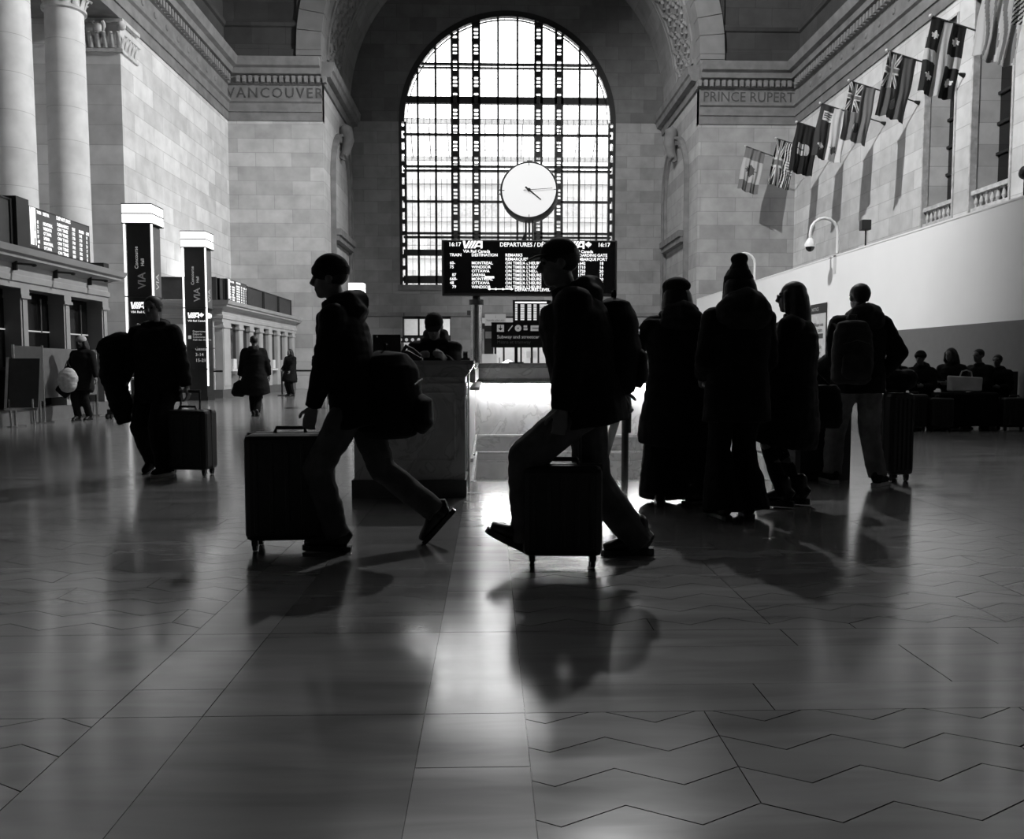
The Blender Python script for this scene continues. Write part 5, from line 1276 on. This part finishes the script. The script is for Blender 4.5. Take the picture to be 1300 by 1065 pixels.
# 4 woman with pale hat and bags
person('woman in pale knit hat carrying a round white bag at the far left', (-8.02, 16.6, 0), 172, 1.64, hip=(0, 0), hz=.92, LF=((-.07, -.06, .085), R_(5), 0), RF=((.08, .1, .085), 0, 0), LH=(-.36, .1, .86), RH=(.34, .12, .95), hair='long', hat='pale', near=False, top_w=1.18, hem=.62, flare=1.1, head=(0, R_(-5)), mask=cloth('grey_scarf', .05))
bg = thing('white_bag', 'round white bag hanging from the hand of the pale-hatted woman', 'bag', (-8.2, 16.35, .68)); m = MB(); m.ell((0, 0, .12), (.19, .12, .25)); m.ell((-.02, 0, .02), (.15, .1, .14)); fuse(m, 'sack', cloth('white_sack', .5), bg, .015, 3, .02)
m = MB(); m.tube([(-.06, 0, .33), (.0, 0, .5), (.07, 0, .33)], .012, 8); m.build('handle', BLK, bg)
bg = thing('dark_bag', 'dark shoulder bag behind the round white bag at the far left', 'bag', (-8.24, 16.5, .52)); m = MB(); m.tube([(0, 0, 0), (-.05, 0, .06), (.03, 0, .3), (.08, 0, .42)], [(.14, .06), (.24, .09), (.16, .07), (.08, .05)], 14, side=(1, 0, 0)); fuse(m, 'sack', BLK, bg, .016, 3, .015)
m = MB(); m.tube([(.08, 0, .4), (.16, 0, .75)], .012, 8); m.build('strap', BLK, bg)
# 5 coated person in the middle distance
person('person in a long dark coat walking away in the middle distance', (-5.03, 17.9, 0), 8, 1.7, hip=(0, 0), hz=.92, LF=((-.05, .08, .085), 0, 0), RF=((.06, -.14, .1), R_(15), 0), LH=(-.33, .05, .84), RH=(.3, .1, .9), hair='short', near=False, hem=.5, flare=1.25, top_w=1.32, eyes=False, hood=.06)
bg = thing('shoulder_bag', 'dark bag hanging at the left side of the long-coated person', 'bag', (-5.36, 17.85, .42)); m = MB(); m.tube([(0, 0, 0), (0, 0, .06), (.02, 0, .26), (.06, 0, .34)], [(.1, .06), (.16, .09), (.12, .08), (.05, .04)], 14, side=(1, 0, 0)); fuse(m, 'sack', BLK, bg, .016, 3, .015)
m = MB(); m.tube([(.06, 0, .33), (.1, 0, .55), (.2, .0, .72)], .012, 8); m.build('strap', BLK, bg)
# 6, 7 queue
person('small distant person raising a hand, right of the long-coated person', (-6.95, 25.0, 0), 20, 1.68, LH=(-.2, .22, .95), RH=(.2, .3, 1.35), hair='short', near=False, hem=.6, top_w=1.1, eyes=False)
person('distant dark figure by the queue barrier post', (-6.9, 29.0, 0), 150, 1.62, LH=(-.2, .25, .95), RH=(.2, .25, 1.0), hair='long', near=False, hem=.55, flare=1.3, top_w=1.25, eyes=False)
person('distant dark figure at the end of the far ticket booth', (-6.2, 30.5, 0), 200, 1.7, LH=(-.2, .25, .95), RH=(.2, .25, 1.0), hair='short', near=False, hem=.6, flare=1.2, top_w=1.2, eyes=False)
# 8 attendant at the desk
person('desk attendant in black cap and fur-hooded jacket leaning on the marble desk', (-.52, 8.0, 0), 180, 1.72, hip=(0, -.1), hz=.8, lean=R_(10), bend=R_(10), LF=((-.12, .1, .085), 0, 0), RF=((.12, .1, .085), 0, 0), LH=(-.12, .42, 1.17), RH=(.12, .42, 1.17),
       head=(0, R_(-28)), hat='cap', hair='short', hood=.085, top_w=1.1, hem=.6, elbow=(0, -.2, -1))
sl = thing('stool', 'black stool behind the marble desk under the attendant', 'stool', (-.68, 8.2, 0)); m = MB(); m.lathe((0, 0, .5), [(.17, 0), (.18, .02), (.18, .05), (.16, .07)], 24); m.build('seat', S['black'], sl, smooth=40); m = MB(); m.tube([(0, 0, .02), (0, 0, .5)], .03, 12); m.lathe((0, 0, 0), [(.2, 0), (.2, .015), (.03, .04)], 24); m.build('pedestal', S['black'], sl)
# 9-11 group of three
person('woman in beret and wide black trousers, leftmost of the standing three', (1.46, 6.45, 0), -15, 1.73, hip=(0, 0), hz=.93, LF=((-.11, -.02, .085), 0, R_(-5)), RF=((.14, .02, .085), 0, R_(55)), LH=(-.24, .28, 1.3), RH=(.26, .22, 1.0), hair='bob', hat='beret', top_w=1.18, hem=.5, flare=1.28,
       leg_r=((.13, .15, .17),)*2, hood=.1, shoes=(SHOE, SHOE), eyes=False, head=(R_(25), R_(-3)))
person('woman in pompom hat and flared trousers, middle and tallest of the three', (1.77, 5.86, 0), 5, 1.74, hip=(0, 0), hz=.94, LF=((-.1, -.03, .085), 0, R_(-8)), RF=((.1, 0, .085), 0, R_(8)), LH=(-.2, .2, 1.02), RH=(.2, .22, 1.0), hair='bob', hat='pompom', top_w=1.2, hem=.7, flare=1.05,
       leg_r=((.1, .085, .15),)*2, hood=.13, eyes=False)
person('woman with long straight hair and glasses, rightmost of the standing three', (2.33, 6.3, 0), 62, 1.7, hip=(0, 0), hz=.93, LF=((-.09, .04, .1), 0, 0), RF=((.09, -.06, .1), 0, 0), LH=(-.16, .25, 1.0), RH=(.18, .22, .98), hair='long', top_w=1.34, hem=.52, flare=1.38,
       leg_r=((.075, .058, .05),)*2, boot=.1, glasses=True, high=.045)
tb_ = thing('shoulder_bag', 'black tote bag at the side of the long-haired woman', 'bag', (2.66, 6.5, .6)); m = MB(); m.tube([(0, 0, 0), (0, 0, .05), (0, 0, .3), (0, 0, .34)], [(.13, .06), (.16, .08), (.13, .06), (.1, .03)], 14, side=(1, 0, 0)); fuse(m, 'sack', BLK, tb_, .014, 3, .012)
m = MB(); m.tube([(-.06, 0, .32), (-.22, 0, .55)], .01, 8); m.tube([(.06, 0, .32), (-.2, 0, .55)], .01, 8); m.build('straps', BLK, tb_)
# 12 backpack man
person('man with grey backpack and faded jeans standing at the right', (3.36, 7.45, 0), -6, 1.8, hip=(0, 0), hz=.93, LF=((-.17, .12, .085), 0, R_(-12)), RF=((.17, -.06, .085), 0, R_(40)), LH=(-.28, .22, 1.04), RH=(.24, .1, .98), hair='short', hood=.095, top_w=1.2, hem=.82, leg=JEAN, leg_r=((.115, .09, .08),)*2,
       shoes=(NAVY, SOLE), eyes=False, head=(R_(10), R_(-2)), elbow=(.5, -.6, -.2))
backpack('dark grey backpack worn by the man in faded jeans', (3.17, 7.17, .93), -2, .35, .56, .2, cloth('grey_backpack', .03))
# behind him
suitcase('tall black suitcase on the floor right of the man in faded jeans', 3.86, 7.75, 6, .24, .78, .28, handle=.0)
bo = thing('duffel_bag', 'soft black duffel bag on top of the tall black suitcase', 'bag', (3.86, 7.75, .86)); m = MB(); m.cone((-.1, 0, .1), (.1, 0, .1), .1, .1); fuse(m, 'sack', BLK, bo, .014, 3, .015); m = MB(); m.tube([(-.06, 0, .18), (0, 0, .25), (.06, 0, .18)], .01, 8); m.build('handle', BLK, bo)
# seated row
def sitter(label, x, y, face, H, hair, **kw):
    return person(label, (x, y, 0), face, H, hz=.56, lean=R_(kw.pop('lean', 8)), bend=R_(6), seated=True, group='people seated on the bench', LF=((-.1, .42, .085), 0, 0), RF=((.1, .4, .085), 0, 0), LH=kw.pop('LH', (-.12, .34, .78)), RH=kw.pop('RH', (.12, .34, .78)), hair=hair, near=False, hem=.5, top_w=1.12, elbow=(0, -.3, -1), **kw)
sitter('seated long-haired person reading a white paper, just right of the backpack man', 7.0, 14.15, 150, 1.68, 'long', head=(R_(-60), R_(-10)))
sitter('seated person in a peaked cap, second from left in the seated row', 7.28, 14.7, 120, 1.66, 'short', hat='cap', head=(0, R_(-5)))
sitter('seated person with hood, third from left in the seated row', 7.5, 14.15, 135, 1.66, 'short', hood=.09, hat='beanie')
sitter('seated person with long dark hair behind the white handbag', 8.12, 14.25, 120, 1.74, 'long', head=(0, 0))
sitter('seated short-haired person right of the white handbag, facing left', 8.6, 14.2, 110, 1.72, 'short', LH=(-.1, .38, .8))
sitter('seated dark figure partly hidden at the right end of the seated row', 8.95, 14.3, 130, 1.6, 'short', hood=.07)
pp = thing('paper', 'white paper held by the leftmost seated person', 'paper', (6.85, 13.72, .82)); m = MB(); m.box((-.14, -.1, 0), (.14, .1, .004)); m.v = [Matrix.Rotation(.35, 4, 'X') @ p for p in m.v]; m.build('sheet', S['white'], pp)
hb = thing('white_handbag', 'large white handbag standing on the dark luggage in front of bench', 'bag', (7.95, 13.62, .66))
m = MB(); m.add([(-.26, -.1, 0), (.24, -.1, 0), (.24, .1, 0), (-.26, .1, 0), (-.3, -.03, .26), (.29, -.03, .23), (.29, .03, .23), (-.3, .03, .26)], [(0,3,2,1),(4,5,6,7),(0,1,5,4),(1,2,6,5),(2,3,7,6),(3,0,4,7)]); m.build('bag_body', plain('white_leather', .45, .5), hb, bevel=.02)
m = MB(); m.tube([(-.1, 0, .22), (-.06, 0, .33), (.02, 0, .35), (.1, 0, .32), (.12, 0, .21)], .011, 8); m.build('handle', plain('white_leather', .45, .5), hb, smooth=True)
lt_ = thing('luggage_trolley', 'low black luggage trolley carrying the white handbag', 'trolley', (7.95, 13.62, 0)); m = MB(); m.box((-.5, -.16, .08), (.5, .16, .64)); m.build('bag_body', BLK, lt_, bevel=.04)
m = MB()
m.tube([(-.4, -.12, .045), (-.4, .12, .045)], .045, 12); m.build('wheels', S['black'], lt_); m = MB(); m.tube([(.4, -.12, .045), (.4, .12, .045)], .045, 12); m.build('wheels', S['black'], lt_)
suitcase('black suitcase standing before the leftmost seated people', 7.05, 13.55, 10, .4, .56, .24)
suitcase('black suitcase standing under the third seated person', 7.48, 13.5, -6, .36, .5, .24)
suitcase('black suitcase at the right of the seated row', 8.75, 13.55, 4, .5, .5, .26)
suitcase('low black suitcase at the right edge of the photo before the bench', 9.22, 13.6, -3, .4, .38, .26)

# ============================================================ LIGHT, SKY, CAMERA
wd = bpy.data.worlds.new('sky'); bpy.context.scene.world = wd; wd.use_nodes = True
nt = wd.node_tree; bg_ = nt.nodes['Background']
tc = nt.nodes.new('ShaderNodeTexCoord'); sxyz = nt.nodes.new('ShaderNodeSeparateXYZ'); rp = nt.nodes.new('ShaderNodeValToRGB')
nt.links.new(tc.outputs['Generated'], sxyz.inputs[0]); nt.links.new(sxyz.outputs['Z'], rp.inputs['Fac'])
rp.color_ramp.elements[0].color = (.8, .8, .8, 1); rp.color_ramp.elements[1].color = (1, 1, 1, 1); rp.color_ramp.elements[1].position = .4
nt.links.new(rp.outputs[0], bg_.inputs[0]); bg_.inputs[1].default_value = SKY
def lamp(name, kind, loc, target, energy, size=.3, spot=60, blend=.4, label=None):
    d = bpy.data.lights.new(name, kind); d.energy = energy; o = bpy.data.objects.new(name, d); C.objects.link(o); o.location = loc
    o.rotation_euler = (V(target) - V(loc)).to_track_quat('-Z', 'Y').to_euler()
    if kind == 'SPOT': d.spot_size = math.radians(spot); d.spot_blend = blend; d.shadow_soft_size = size
    elif kind == 'AREA': d.shape = 'RECTANGLE'; d.size = size[0]; d.size_y = size[1]
    return o
for o_ in ():
    pass
po = lamp('sky_portal', 'AREA', (WC, YW + .75, 12.7), (WC, 0, 12.7), 1, (12.2, 15.0)); po.data.cycles.is_portal = True
lamp('vault_spot', 'SPOT', (-7.2, 16.0, 23.0), (13.0, 33, 5), E_R, .22, 76, .5)
lamp('vault_spot', 'SPOT', (12.2, 23.0, 18.2), (-11.6, 28, 6), E_L, .25, 76, .5)
lamp('vault_spot', 'SPOT', (4.6, 30.5, 24), (1.2, 4.5, 0), E_F, .35, 30, .6)
lamp('booth_uplight', 'AREA', (-10.1, 32, 4.2), (-11.5, 32, 9), E_B, (.3, 8))
lamp('hall_fill', 'AREA', (1, 22, 18.8), (1, 22, 0), E_A, (14, 24))  # broad unseen fill, added above the hall to brighten the floor
cam = bpy.data.cameras.new('camera'); co = bpy.data.objects.new('camera', cam); C.objects.link(co)
cam.sensor_width = 36; cam.sensor_fit = 'HORIZONTAL'; cam.lens = 36*1050/1300.; cam.clip_end = 300; cam.clip_start = .05
co.location = (0, 0, 1.1); co.rotation_euler = (math.radians(90 - 3.787), 0, math.radians(-1.5786))
sc = bpy.context.scene; sc.camera = co
vs_ = sc.view_settings; vs_.view_transform = 'Standard'; vs_.look = 'None'; vs_.gamma = 1; vs_.use_curve_mapping = False; vs_.exposure = 0.0
